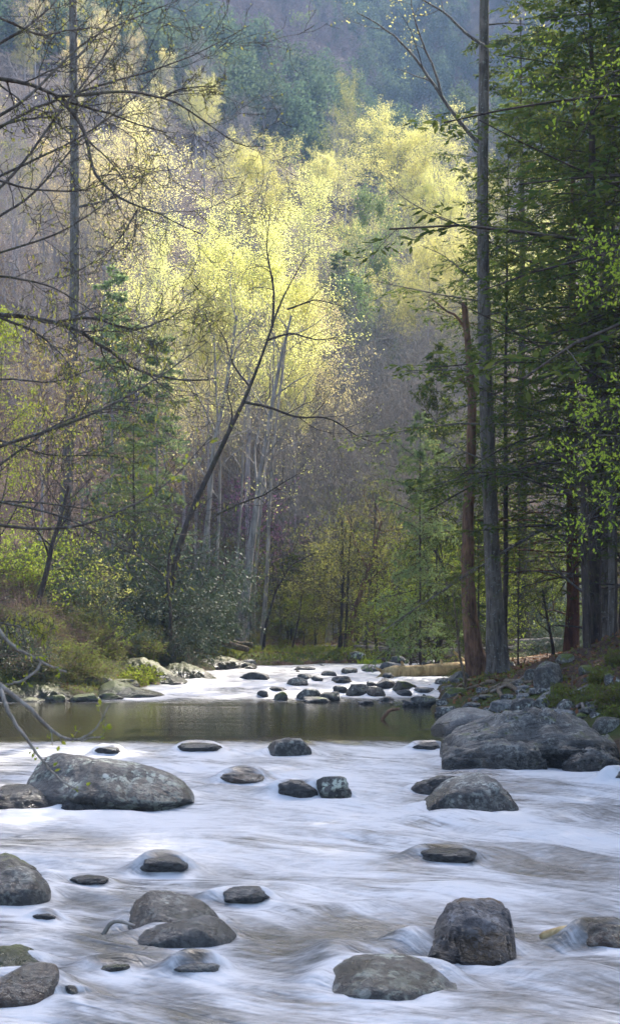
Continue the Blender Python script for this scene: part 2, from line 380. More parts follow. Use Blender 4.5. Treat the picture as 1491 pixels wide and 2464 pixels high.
link('ground', mesh_np('ground', np.stack([TX, TY, TZ], -1).reshape(-1, 3), [tq], [ground_mat()], attrs={'moss': mossa.ravel()}), kind='structure')

# ------------------------------------------------------------------ rocks
import bmesh
_ico = {}
def ico(sub):
    if sub not in _ico:
        bm = bmesh.new(); bmesh.ops.create_icosphere(bm, subdivisions=sub, radius=1)
        V = np.array([v.co[:] for v in bm.verts]); F = np.array([[v.index for v in f.verts] for f in bm.faces]); bm.free()
        _ico[sub] = (unit(V), F)
    return _ico[sub]
def boulder_verts(seed, hx, hy, hz, sub=4, cuts=5, rough=0.10, sq=0.82, layers=0.0, cutdepth=(0.62, 0.92)):
    V, F = ico(sub); rng = np.random.default_rng(seed)
    P = np.sign(V)*np.abs(V)**sq
    for _ in range(cuts):
        n = rng.normal(0, 1, 3); n[2] = abs(n[2])*0.7; n = n/np.linalg.norm(n); o = rng.uniform(*cutdepth)
        P = P-np.maximum(P@n-o, 0)[:, None]*n*0.94
    s = seed*7.7
    P = P*(1+rough*fbm(P*1.5+s, seed, 3)[:, None]*1.6+rough*0.5*fbm(P*5+s, seed+3, 4)[:, None])
    if layers:
        ph = P[:, 2]*9+P[:, 0]*3+1.5*fbm(P*2+s, seed+8, 3); P = P*(1+layers*(np.abs((ph % 1)-0.5)-0.25)[:, None])
    P = P/np.abs(P).max(0)
    return P*np.array([hx, hy, hz]), F
AWASH = []; ROCKS = []           # (x, y, radius, height above the water) of every rock in the water
def put_rock(name, V, F, x, y, z, m, label, group=None, rz=0.0, wet=True, cat='rock', full_wet=0.0):
    c, s = math.cos(rz), math.sin(rz)
    VV = V.copy(); VV[:, 0], VV[:, 1] = V[:, 0]*c-V[:, 1]*s, V[:, 0]*s+V[:, 1]*c
    h = VV[:, 2]+z-float(level(y)); size = np.ptp(V[:, 2])
    band = 0.04+0.17*size
    w = 1-sstep(band*0.6, band*1.6, h+band*0.9*fbm(VV*3/max(size, .2), 77, 3)) if wet else np.zeros(len(VV))
    w = np.maximum(w, full_wet)
    me = mesh_np(name, VV, [F], [M[m]], attrs={'wet': w})
    o = link(name, me, loc=(x, y, z)); tag(o, label, cat, group); return o
def water_boulder(rx0, rx1, rt, rb, m, label, seed, dr=0.8, sub=4, group=None, sink=0.35, cuts=8, rough=0.12, sq=0.7, name='boulder', full_wet=0.0, layers=0.0, rz=0.0, foam=True, cutdepth=(0.62, 0.92)):
    """a boulder standing in the water: layout box, waterline at row rb"""
    Y0 = Y_of(rb); hx = (rx1-rx0)/2/FR*Y0; hy = hx*dr
    y = Y0+hy*0.75; x = wx((rx0+rx1)/2, y); hx = (rx1-rx0)/2/FR*y
    L = float(level(y)); top = wz(rt, y)-L; hz = max(top*(0.5+sink*0.5), 0.05); 
    V, F = boulder_verts(seed, hx, hy, hz, sub, cuts, rough, sq, layers, cutdepth)
    o = put_rock(name, V, F, x, y, L+top-hz, m, label, group, rz, full_wet=full_wet)
    if foam: ROCKS.append((x, y, (hx+hy)/2*0.9, top)); 
    if foam and full_wet >= 0.7: AWASH.append((x, y, hx, hy, top))
    return o
def loft_rock(prof, rb, m, label, seed, depth, name='boulder', Y=None, p=0.7, rough=0.07, lean=0.15, layer=None, below=0.5, nu=90, nv=44, foam=True, full_wet=0.0, over=0.0, twist=0.0, cuts=4):
    """a rock whose skyline follows prof [(rx, ry)], lofted to real depth"""
    Y0 = Y or Y_of(rb); y = Y0+depth*0.8
    prof = np.array(prof, float); X = (prof[:, 0]-CX)/FR*y; L = float(level(y)) if Y is None else gz(wx(prof[:, 0].mean(), y), y)
    Z = CAMZ+(HY-prof[:, 1])/FR*y-L
    xm = (X[0]+X[-1])/2; u = (1-np.cos(np.linspace(0, PI, nu)))/2; xs = X[0]+(X[-1]-X[0])*u
    zt = np.interp(xs, X, Z); k = np.ones(5)/5; zt[2:-2] = np.convolve(zt, k, 'valid')
    ends = np.clip(1-np.abs(2*u-1)**3.6, 0, 1)**0.5
    dd = depth*(0.25+0.75*ends)*ends**0.4; bz = -below*ends
    a = np.arange(nv)*2*PI/nv
    ca, sa = np.sign(np.cos(a))*np.abs(np.cos(a))**p, np.sign(np.sin(a))*np.abs(np.sin(a))**p
    Vy = dd[:, None]*ca[None]; Vz = np.where(sa[None] > 0, np.maximum(zt, 0.02)[:, None]*sa[None]*(ends**0.25)[:, None], -bz[:, None]*sa[None])
    Vy0 = Vy; Vy = Vy+lean*np.maximum(Vz, 0)+twist*(xs-xm)[:, None]
    if over: Vy = Vy+over*np.maximum(-np.cos(a), 0)[None]*sstep(0.35, 0.0, Vz/np.maximum(zt, .05)[:, None])
    V = np.stack([np.broadcast_to((xs-xm)[:, None], Vy.shape), Vy, Vz], -1)
    S = max(X[-1]-X[0], 0.3); c = np.stack([0*Vy, Vy0/depth, (V[..., 2]-0.1*zt.max())/zt.max()*(1+0.5*lean)], -1)
    nrm = unit(c+1e-6)
    q = V/S*4+seed*3.3
    disp = rough*S*(0.5*fbm(q, seed, 3)+0.28*fbm(q*3.5, seed+4, 4)-0.45*(1-np.abs(vnoise(q*0.9+3, seed+5))*2.2).clip(0, 1)**3)
    rgc = np.random.default_rng(seed+900)
    for _ in range(cuts):
        nn = rgc.normal(0, 1, 3)*np.array([0.8, 1, 0.9]); nn[2] = abs(nn[2]); nn[1] = -abs(nn[1]); nn /= np.linalg.norm(nn)
        Hn = np.array([S/2, depth, zt.max()]); proj = (V/Hn)@(nn*1.0); o_ = np.quantile(proj, rgc.uniform(0.86, 0.95))
        V = V-(np.maximum(proj-o_, 0)*0.8)[..., None]*nn*Hn
    if layer:
        ph = (V[..., 2]*math.cos(layer[0])+0.35*V[..., 1]-V[..., 0]*math.sin(layer[0]))*layer[1]+1.6*fbm(q*0.8, seed+9, 3); fr = ph-np.floor(ph)
        disp = disp+layer[2]*(sstep(0, 0.75, fr)-sstep(0.8, 1.0, fr)-0.4)
    V = V+nrm*(disp*np.clip(ends*3, 0, 1)[:, None])[..., None]
    idx = np.arange(nu*nv).reshape(nu, nv); nx = np.roll(idx, -1, 1)
    F = np.stack([idx[:-1], idx[1:], nx[1:], nx[:-1]], -1).reshape(-1, 4)
    o = put_rock(name, V.reshape(-1, 3), F, xm, y, L, m, label, full_wet=full_wet)
    if foam: ROCKS.append((xm, y, (S/2+depth)/2*0.85, float(zt.max())))
    return o

# the large stones, near to far
loft_rock([(58,1880),(62,1835),(85,1815),(130,1812),(200,1823),(280,1838),(350,1850),(400,1864),(440,1883),(464,1910),(471,1935)], 1950, 'rock_lichen', 'big oblong boulder with pale green lichen crusts on its front, left of the stream', 3, 0.95, p=0.62, rough=0.035, lean=0.25, over=0.25)
loft_rock([(-40,1905),(10,1890),(55,1889),(95,1905),(128,1930),(140,1945)], 1950, 'rock_dark', 'low dark wet rock at the left edge under the big lichen boulder', 5, 0.5, rough=0.06, full_wet=0.85)
loft_rock([(138,1940),(165,1925),(200,1926),(240,1938)], 1952, 'rock_dark', 'thin black wet slab at the foot of the big lichen boulder', 6, 0.22, rough=0.05, full_wet=0.9)
loft_rock([(1004,1945),(1040,1912),(1085,1876),(1130,1864),(1165,1862),(1195,1880),(1222,1905),(1243,1935),(1247,1950)], 1960, 'rock_grey', 'grey wedge shaped boulder with a facetted right end in the rapids below the ledge', 11, 0.65, p=0.55, rough=0.05, lean=0.5, cuts=7)
loft_rock([(980,1900),(1000,1884),(1050,1870),(1095,1864),(1110,1880)], 1915, 'rock_dark', 'thin dark wet slab leaning behind the grey wedge shaped boulder', 12, 0.25, rough=0.05, full_wet=0.8)
ledge = loft_rock([(1060,1806),(1075,1785),(1110,1767),(1170,1748),(1235,1732),(1300,1723),(1350,1726),(1400,1736),(1440,1752),(1470,1772),(1488,1795),(1494,1830)], 1852, 'rock_ledge', 'huge layered grey ledge slab sloping into the water at the right bank', 14, 1.3, p=0.85, rough=0.022, lean=1.9, layer=(0.22, 2.6, 0.16), below=0.6, nu=170, nv=90, over=0.75, cuts=0)
for pts, sd in (([(1062,1818),(1085,1802),(1130,1792),(1190,1786),(1250,1787),(1292,1800),(1316,1826)], 141), ([(1352,1836),(1380,1816),(1420,1806),(1462,1815),(1490,1832),(1502,1846)], 142)):
    lo = loft_rock(pts, 1854, 'rock_ledge', 'lower slab', sd, 0.40, name='slab', p=0.7, rough=0.035, lean=0.7, layer=(0.22, 4.0, 0.06), below=0.5, cuts=1, foam=False)
    lo.location = lo.location-ledge.location; lo.parent = ledge
    for kk in ('label', 'category'): del lo[kk]
loft_rock([(1036,1752),(1052,1734),(1085,1714),(1120,1703),(1150,1704),(1190,1716),(1240,1735)], 1768, 'rock_smooth', 'smooth pale grey whaleback boulder just behind the huge ledge slab', 15, 1.0, rough=0.03, lean=0.5)
loft_rock([(985,2308),(1012,2296),(1035,2270),(1062,2232),(1088,2198),(1120,2186),(1180,2186),(1230,2188),(1240,2204),(1236,2235),(1230,2245),(1238,2262),(1240,2300)], 2312, 'rock_slate', 'dark blue grey angular rock with a rusty stain and square right side, lower right', 16, 0.40, p=0.6, rough=0.03, lean=0.9, layer=(-0.3, 7, 0.035), cuts=0)
loft_rock([(780,2350),(800,2335),(850,2320),(920,2314),(985,2318),(1040,2335),(1080,2362),(1098,2388)], 2410, 'rock_lichen', 'low rounded boulder speckled with lichen, water pouring over its top, bottom right of centre', 17, 0.55, p=0.7, rough=0.03, lean=0.4)
loft_rock([(294,2215),(300,2190),(318,2167),(350,2153),(400,2150),(450,2160),(490,2178),(520,2203),(532,2228)], 2240, 'rock_spot', 'upright half of the paired boulders, brown grey with a dark moss patch', 18, 0.40, p=0.7, rough=0.04, lean=0.2)
loft_rock([(308,2255),(325,2244),(370,2234),(420,2226),(460,2213),(490,2209),(530,2216),(560,2236),(570,2250)], 2272, 'rock_smooth', 'flat pale slab lying in front of the upright mossy boulder', 19, 0.30, p=0.65, rough=0.04, lean=0.3)
loft_rock([(-60,2365),(-10,2362),(30,2345),(60,2330),(110,2326),(145,2328),(158,2345),(156,2380),(140,2400)], 2412, 'rock_brown', 'rusty brown rounded rock at the bottom left edge', 20, 0.36, p=0.6, rough=0.045, lean=0.2)
loft_rock([(-60,2300),(0,2283),(40,2282),(70,2288),(93,2305),(95,2330)], 2345, 'rock_moss', 'small dark rock with a green moss cap at the left edge', 21, 0.30, p=0.65, rough=0.06, lean=0.15)
loft_rock([(-70,2070),(0,2058),(25,2066),(60,2088),(100,2112),(128,2130)], 2138, 'rock_bank', 'brown sloping rock at the left edge, above a pale wet one', 22, 0.45, p=0.7, rough=0.05)
loft_rock([(-70,2110),(0,2096),(40,2089),(80,2100),(110,2125),(122,2148)], 2166, 'rock_grey', 'pale wet rounded rock at the left edge, below the brown sloping one', 23, 0.33, p=0.7, rough=0.035)
loft_rock([(640,1800),(655,1785),(690,1776),(725,1779),(748,1800),(750,1812)], 1818, 'rock_grey', 'domed rock on the lip of the still pool, centre', 24, 0.45, p=0.7, rough=0.04)
loft_rock([(228,1660),(232,1642),(260,1637),(295,1645),(340,1658),(385,1668),(398,1674)], 1679, 'rock_moss', 'long dark slab with moss on top lying at the head of the pool, left', 25, 1.0, p=0.65, rough=0.035)
water_boulder(662, 770, 1876, 1920, 'rock_dark', 'dark wet round half of the twin rocks in midstream', 31, cuts=3, full_wet=0.7)
water_boulder(752, 846, 1868, 1920, 'rock_lichen', 'lichen dotted right half of the twin rocks in midstream', 32, cuts=4)
water_boulder(530, 640, 1860, 1887, 'rock_brown', 'brown rock awash in the white water between big boulder and twin rocks', 33, cuts=2, full_wet=0.8)
water_boulder(425, 535, 1788, 1812, 'rock_dark', 'flat wet rock awash at the pool lip, left of the domed rock', 34, cuts=2, full_wet=0.9)
water_boulder(335, 455, 2064, 2098, 'rock_dark', 'glistening flat black rock alone in the left foam', 35, cuts=4, full_wet=0.9)
water_boulder(512, 650, 2134, 2172, 'rock_dark', 'flat dark rock with a white lichen patch, upper right of the paired boulders', 36, cuts=4, full_wet=0.5)
water_boulder(78, 138, 2193, 2212, 'rock_dark', 'tiny wet stone between the left edge rocks and paired boulders', 37, full_wet=0.8)
water_boulder(205, 345, 2318, 2345, 'rock_bank', 'long low rock awash below the driftwood stick', 38, full_wet=0.8)
water_boulder(420, 532, 2316, 2356, 'rock_smooth', 'white glistening stone with water sheeting over it, bottom left of centre', 39, full_wet=0.7, cuts=2)
water_boulder(148, 192, 2372, 2398, 'rock_bank', 'small wet stone touching the rusty brown rock', 40, full_wet=0.6)
water_boulder(1000, 1148, 2042, 2078, 'rock_dark', 'dark hump of rock under a smooth sheet of water, right of centre', 41, full_wet=1.0, cuts=1)
water_boulder(1370, 1520, 2215, 2288, 'rock_brown', 'wet brown rock cut by the right edge in the foreground', 42, full_wet=0.7)
water_boulder(1455, 1530, 1855, 1884, 'rock_dark', 'dark rock tip at the right edge below the huge ledge', 43, full_wet=0.8)
water_boulder(990, 1068, 1786, 1808, 'rock_dark', 'dark wet stones tucked at the left tip of the huge ledge', 44, full_wet=0.7)
water_boulder(228, 292, 1797, 1820, 'rock_dark', 'black rock awash behind the big lichen boulder', 45, full_wet=1.0, cuts=2)
water_boulder(164, 262, 2108, 2124, 'rock_dark', 'dark low hump under water right of the left edge rocks', 46, full_wet=1.0, cuts=1)
# bank side of the pool, right
water_boulder(1044, 1104, 1693, 1724, 'rock_grey', 'rounded grey stone at the pool edge in front of the whaleback boulder', 50)
water_boulder(980, 1052, 1674, 1702, 'rock_bank', 'humped stone at the right head of the pool', 51)
water_boulder(958, 1012, 1684, 1702, 'rock_dark', 'flat dark stone left of the humped stone at the pool head', 52, full_wet=0.4)
water_boulder(1060, 1140, 1655, 1695, 'rock_moss', 'mossy stone beneath the roots of the tall tree', 53)
# upper rapids
mid = [(575,655,1617,1640,'rock_dark','dark ledge stone under a small fall at the left of the upper rapids'),(688,742,1630,1650,'rock_grey','grey dome in the upper rapids, left of centre'),
 (744,778,1626,1641,'rock_dark','small grey stone right of the grey dome in the upper rapids'),(618,650,1662,1679,'rock_dark','small stone at the left foot of the upper rapids'),
 (658,694,1664,1688,'rock_moss','mossy pointed stone at the foot of the upper rapids'),(706,772,1656,1685,'rock_grey','blue grey half of the stone pair at the pool head'),
 (766,830,1661,1689,'rock_bank','brown half of the stone pair at the pool head'),(830,900,1645,1675,'rock_bank','tan loaf shaped boulder in the middle of the upper rapids'),
 (880,930,1655,1676,'rock_brown','brown stone leaning on the loaf shaped boulder'),(800,838,1648,1668,'rock_dark','dark stone left of the loaf shaped boulder'),
 (796,852,1626,1644,'rock_dark','wet dark boulder splitting the upper rapids'),(900,955,1632,1655,'rock_dark','blue grey flat stone under the fallen trunk tip'),
 (938,996,1636,1666,'rock_slab','tilted split slab under the fallen trunk'),(948,992,1659,1674,'rock_dark','dark stone at the foot of the tilted split slab'),
 (880,905,1640,1652,'rock_dark','small black stone above the loaf shaped boulder'),(770,810,1614,1628,'rock_dark','flat stone far up the rapids'),
 (820,860,1606,1622,'rock_grey','grey stone far up the rapids below the grass tuft'),(985,1050,1652,1668,'rock_smooth','pale broken stones right of the tilted split slab'),
 (1040,1095,1630,1655,'rock_grey','rounded stone below the fallen trunk'),(1060,1110,1648,1672,'rock_bank','stone half under the tree roots at the waterline'),
 (860,920,1600,1618,'rock_smooth','pale flat stone carrying a grass tuft'),(912,990,1592,1616,'rock_smooth','long pale stone behind the fallen trunk'),
 (985,1050,1598,1618,'rock_grey','dome of grey stone behind the fallen trunk'),(935,985,1578,1598,'rock_smooth','pale stone at the top of the rapids'),
 (820,882,1568,1597,'rock_lichen','pale lichened boulder on the far grassy bank'),(1010,1060,1588,1606,'rock_dark','dark blue stone behind the trunk with the stub'),
 (700,760,1603,1614,'rock_dark','thin dark stone at the top of the far rapids'),(905,950,1676,1690,'rock_dark','flat stone at the foot of the right rapids'),
 (860,900,1684,1696,'rock_dark','low wet stone between the rapids and the pool'),(640,690,1652,1664,'rock_dark','low stone in the left run of the upper rapids'),
 (1075,1130,1602,1625,'rock_grey','grey stone under the thick end of the fallen trunk'),(728,800,1676,1692,'rock_bank','flat stone below the stone pair')]
for k, (a, b, t_, bo, m, lab) in enumerate(mid):
    water_boulder(a, b, t_, bo, m, lab, 60+k, sub=3, dr=0.75, full_wet=0.35 if m == 'rock_dark' else 0.0, name='stone')
rs = random.Random(4)
for k in range(40):
    rx = 1080-520*rs.random()**1.6; rb = rs.uniform(1600, 1692); w = 8+40*rs.random()**2
    if rx < 700 and rb > 1650: continue
    water_boulder(rx-w/2, rx+w/2, rb-w*rs.uniform(0.25, 0.45), rb, rs.choice(['rock_dark', 'rock_grey', 'rock_bank', 'rock_dark']), 'small wet stone among many in the white upper rapids', 120+k, sub=3, group='small stones in the upper rapids', name='stone', full_wet=0.3, foam=(k % 2 == 0))

# ------------------------------------------------------------------ the stream
wy = []
ry = np.linspace(2700, 1588, 640)
wyv = np.array([Y_of(r) for r in ry]); wyv = np.unique(np.round(wyv, 4)); wyv = wyv[(wyv > 8.05)]
wyv = np.concatenate([np.linspace(-30, 8, 40), wyv, np.linspace(wyv[-1]+0.3, 89, 8)])
ws = np.linspace(0, 1, 330)
WY, WS = np.meshgrid(wyv, ws, indexing='ij')
WL = np.interp(WY, SHORE[:12, 1][np.argsort(SHORE[:12, 1])], SHORE[:12, 0][np.argsort(SHORE[:12, 1])])-1.0
WL = np.minimum(WL, xleft(WY)-0.6); WR = np.interp(WY, [-30, 10, 17, 24, 29, 33, 38, 44, 50, 57, 64, 70, 74, 90], [3.6, 3.8, 4.7, 5.6, 6.0, 5.4, 4.4, 4.0, 4.6, 5.2, 6.5, 9.5, 24, 27])
WX = WL+(WR-WL)*WS
p3 = np.stack([WX, WY, 0*WX], -1)
th = np.radians(np.interp(WY, [8, 14, 22, 30, 33, 48, 72], [56, 60, 68, 80, 88, 88, 80]))+0.55*fbm(p3*0.16, 21, 2)+0.10*WX*(WY < 30)/2
# stream function across the flow, with the flow parting round every rock
psi = WX*0.50+WY*0.80+0.8*fbm(p3*np.array([0.35, 0.3, 1]), 22, 3)+0.10*(WX+1)**2*(WY < 31)/(1+0.05*WY)
sfl = 0.85*WX-0.5*WY
hollow = np.zeros_like(WX); wake = np.zeros_like(WX); rim = np.zeros_like(WX); bumpz = np.zeros_like(WX)
fd = np.array([0.30, -0.954])
for (rx_, ry_, ra, rh) in ROCKS:
    sel = (np.abs(WY-ry_) < ra*9+0.6) & (np.abs(WX-rx_) < ra*6+0.6)
    dx, dy = WX[sel]-rx_, WY[sel]-ry_
    r2 = dx*dx+dy*dy; al = dx*fd[0]+dy*fd[1]; ac = -dx*fd[1]+dy*fd[0]
    psi[sel] -= 0.55*ac*np.minimum(ra*ra/np.maximum(r2, 1e-4), 1.0)*np.exp(-r2/(ra*ra*9))
    wake[sel] += np.exp(-(ac/(ra*0.8))**2)*np.exp(-np.maximum(al-ra*0.8, 0)/(ra*3+0.3))*(al > 0)*sstep(0, ra, al)
    rr = np.sqrt(r2)
    hollow[sel] += np.exp(-((rr-ra*1.12)/(0.05+0.13*ra))**2)*sstep(-0.2*ra, 0.6*ra, al)*(np.abs(ac) > 0.25*ra)
    rim[sel] += np.exp(-((rr-ra*1.12)/(0.10+0.14*ra))**2)
    bumpz[sel] += min(0.7*rh, 0.11)*np.exp(-((rr-ra*1.05)/(0.12+0.25*ra))**2)*sstep(0.5*ra, -0.5*ra, al)-0.015*np.exp(-(ac/ra)**2)*np.exp(-((al-ra*1.3)/(ra*0.8))**2)
for (cx_, cy_, ra, hh) in [(1.9, 21.5, 0.5, 0.13), (2.9, 20.2, 0.6, 0.10), (2.3, 18.9, 0.5, 0.07), (3.3, 22.5, 0.6, 0.10), (0.6, 15.4, 0.35, 0.08), (1.3, 16.2, 0.4, 0.09), (2.2, 12.8, 0.45, 0.10), (-1.5, 24.5, 0.6, 0.08), (-0.3, 27.0, 0.6, 0.08), (0.8, 25.4, 0.5, 0.07), (-3.2, 25.0, 0.7, 0.10), (-2.2, 28.6, 0.8, 0.08)]:
    bumpz += hh*np.exp(-((WX-cx_)/ra/1.4)**2-((WY-cy_)/ra)**2); rim += 0.5*np.exp(-((WX-cx_-0.1)/ra/1.4)**2-((WY-cy_+0.6*ra)/ra/0.8)**2)
crest = np.zeros_like(WX)
for (cx_, cy_, hx_, hy_, tp) in AWASH:
    e = np.exp(-((WX-cx_+0.1*hx_)/(1.35*hx_))**2-((WY-cy_-0.55*hy_)/(1.0*hy_+0.05))**2)
    bumpz += (min(tp, 0.11)*0.95+0.01)*e; crest += e*e; rim += 0.9*np.exp(-((WX-cx_)/(1.5*hx_))**2-((WY-cy_+1.35*hy_)/(0.5*hy_+0.05))**2)
# the low lichened boulder at the bottom has water sliding over its left shoulder
bumpz += 0.13*np.exp(-((WX-wx(800, 12.9))/0.22)**2-((WY-13.2)/0.45)**2)+0.10*np.exp(-((WX-wx(990, 13.2))/0.40)**2-((WY-13.6)/0.35)**2)
fp = np.stack([psi, sfl*0.28, 0*psi], -1)
rough_w = np.interp(WY, [8, 28, 31, 32.5, 34, 47, 50, 53, 72, 80], [1, 1, 0.8, 0.25, 0.04, 0.05, 0.3, 1.0, 1.0, 0.6])
lipw = 0.6*fbm(np.stack([WX*0.8, 0*WX, 0*WX], -1), 33, 3)
WZ = level(WY+lipw*(np.abs(WY-31.5) < 4)*1.3)+rough_w*(0.075*fbm(fp*np.array([1.6, 1.6, 1]), 25, 3)+0.022*fbm(fp*np.array([6, 4, 1]), 26, 3)+0.035*fbm(p3*np.array([0.9, 1.2, 1]), 27, 3))+bumpz*np.clip(rough_w+0.2, 0, 1)
foam = np.interp(WY+lipw, [5, 10, 14, 18, 22, 26, 29, 31, 32.0, 32.7, 33.3, 45.5, 48, 51, 53, 70, 78, 88], [.66, .66, .62, .68, .74, .74, .74, .84, .70, .30, .0, .0, .20, .6, .86, .86, .7, .6])  # foam by distance; upper rapids whitened further to stand in for sunlight
foam = foam-0.26*np.exp(-((WX+1.3)/0.9)**2-((WY-13.3)/2.2)**2)-0.22*np.exp(-((WX-2.9)/1.5)**2-((WY-24.5)/2.2)**2)-0.16*np.exp(-((WX-2.2)/1.0)**2-((WY-18)/1.2)**2)
foam = foam-0.14*np.exp(-((WX+1.0)/1.4)**2-((WY-17.5)/0.7)**2)+0.10*np.exp(-((WX-0.2)/1.8)**2-((WY-19.5)/2.0)**2)
foam = foam+rough_w*(0.34*fbm(p3*np.array([0.8, 0.5, 1]), 28, 3))+0.42*np.minimum(wake, 1.2)*np.clip(rough_w*1.3, 0, 1)+0.26*np.minimum(rim, 1.3)*rough_w-0.30*np.minimum(hollow, 1)*rough_w-0.40*np.minimum(crest, 1)
def water_mat():
    t = NT('stream_water')
    fl = t.n('ShaderNodeAttribute', attribute_name='flow').outputs['Vector']
    fo = t.n('ShaderNodeAttribute', attribute_name='foam').outputs['Fac']
    def fn(sx, sy, det, rough=0.6, dist=0.3):
        mp = t.n('ShaderNodeMapping'); t.set(mp.inputs[0], fl); mp.inputs[3].default_value = (sx, sy, 1); return t.noise(mp.outputs[0], 1.0, det, rough, dist)
    a = fn(2.2, 0.55, 5); b = fn(9.0, 1.3, 4); c = fn(32, 3.2, 3, 0.6, 0.1)
    st = t.math('ADD', t.math('MULTIPLY', a, 0.8), t.math('ADD', t.math('MULTIPLY', b, 0.55), t.math('MULTIPLY', c, 0.16)))   # about 0.78 on average
    tb = t.noise(t.coord('Object', (5.0, 11.0, 1)), 1.0, 5, 0.7, 0.6)
    v = t.math('ADD', fo, t.math('ADD', t.math('MULTIPLY', t.math('SUBTRACT', st, 0.755), t.math('ADD', 0.45, t.math('MULTIPLY', t.ramp(t.noise(t.coord('Object', (0.55, 0.8, 1)), 1.0, 3), 0.38, 0.66), 1.3))), t.math('MULTIPLY', t.math('SUBTRACT', tb, 0.5), 0.55)))
    fac = t.ramp(v, 0.22, 1.0)
    fcol = t.mix(t.ramp(v, 0.3, 1.0), (0.19, 0.195, 0.215), (0.50, 0.49, 0.49))
    h = t.math('ADD', t.math('ADD', t.math('MULTIPLY', a, 0.6), t.math('MULTIPLY', tb, 0.35)), t.math('ADD', t.math('MULTIPLY', b, 0.4), t.math('MULTIPLY', c, 0.18)))
    rough_at = t.n('ShaderNodeAttribute', attribute_name='rough').outputs['Fac']
    ocn = t.noise(t.coord('Object', (0.7, 3.2, 1)), 1.0, 3, 0.55)
    bs = t.n('ShaderNodeMapRange'); t.set(bs.inputs[0], rough_at); bs.inputs[3].default_value = 0.09; bs.inputs[4].default_value = 0.5
    hb = t.math('ADD', t.math('MULTIPLY', h, rough_at), t.math('MULTIPLY', ocn, 0.5))
    nb = t.n('ShaderNodeBump', {'Height': hb, 'Distance': 0.12}); t.set(nb.inputs['Strength'], bs.outputs[0])
    dk = t.n('ShaderNodeBsdfPrincipled', {'Base Color': (0.030, 0.027, 0.017), 'Roughness': 0.10, 'IOR': 1.33, 'Normal': nb.outputs[0]})
    wh = t.n('ShaderNodeBsdfPrincipled', {'Base Color': fcol, 'Roughness': 0.55, 'Specular IOR Level': 0.35, 'Normal': nb.outputs[0]})
    return t.done(t.n('ShaderNodeMixShader', {0: fac, 1: dk, 2: wh}))
nr, nc = WY.shape; ii = np.arange(nr*nc).reshape(nr, nc)
wq = np.stack([ii[:-1, :-1], ii[:-1, 1:], ii[1:, 1:], ii[1:, :-1]], -1).reshape(-1, 4)
link('stream_water', mesh_np('stream_water', np.stack([WX, WY, WZ], -1).reshape(-1, 3), [wq], [water_mat()],
     attrs={'foam': foam.ravel(), 'rough': rough_w.ravel(), 'flow': np.stack([psi, sfl, 0*psi], -1).reshape(-1, 3)}), kind='structure')

# ------------------------------------------------------------------ tree prototypes (meshes only, shared by the copies)
def trunk_line(rng, H, n=12, wob=0.02, lean=0.0):
    t = np.linspace(0, 1, n); P = np.zeros((1, n, 3)); P[0, :, 2] = t*H
    w = np.cumsum(rng.normal(0, wob*H/n*2.2, (n, 2)), axis=0); w -= w[0]; P[0, :, :2] = w
    P[0, :, 0] += lean*H*t**1.5
    return P
def leaves_on(rng, P, per, size, droop=0.0, spread=0.15, t0=0.15, aspect=0.6):
    B, n, _ = P.shape; t = t0+(1-t0)*rng.random((B, per)); f = t*(n-1); i = np.minimum(f.astype(int), n-2); fr = (f-i)[..., None]; b = np.arange(B)[:, None]
    Q = (P[b, i]*(1-fr)+P[b, i+1]*fr).reshape(-1, 3)
    T = unit(P[b, i+1]-P[b, i]).reshape(-1, 3); K = len(Q)
    Q = Q+rng.normal(0, spread, (K, 3))
    Dr = unit(rng.normal(0, 1, (K, 3))+T*0.6+np.array([0, 0, -droop])); N = rng.normal(0, 1, (K, 3))+np.array([0, 0, 0.6])
    L = size*(0.6+0.8*rng.random(K))
    return leaf_quads(Q, Dr, N, L, L*aspect)
def deciduous(seed, H=20, r=0.22, cb=0.32, n1=16, n2=7, n3=6, spread=0.36, ang=42, up=0.10, per=16, size=0.15, lspread=0.16, minr=0.007, lean=0.0, sh=None, n4=0, twig_sides=3):
    rng = np.random.default_rng(seed)
    P = trunk_line(rng, H, lean=lean); R = r*np.clip(1-np.linspace(0, 1, 12), 0.06, 1)[None]**0.8; R[0, 0] *= 1.35
    tr = MB().tubes(P, R, 8)
    shape = sh or (lambda t: 1.15-0.75*(t-cb)/(1-cb))
    A, AR = grow(rng, P, R, n1, cb, 0.99, ang, spread, 7, 0.13, up, 0.5, shape)
    Bq, BR = grow(rng, A, AR, n2, 0.2, 1, 42, 0.45, 6, 0.16, up*0.6, 0.55)
    Cq, CR = grow(rng, Bq, BR, n3, 0.15, 1, 42, 0.48, 4, 0.2, up*0.5, 0.6)
    for X, XR, k in ((A, AR, 6), (Bq, BR, 4), (Cq, CR, twig_sides)): tr.tubes(X, np.maximum(XR, minr), k)
    last = Cq
    if n4:
        Dq, DR = grow(rng, Cq, CR, n4, 0.1, 1, 40, 0.55, 3, 0.2, up*0.3, 0.6); tr.tubes(Dq, np.maximum(DR, minr*0.8), 3); last = Dq
    lv = leaves_on(rng, last, per, size, 0.2, lspread) if per else None
    return tr, lv, H
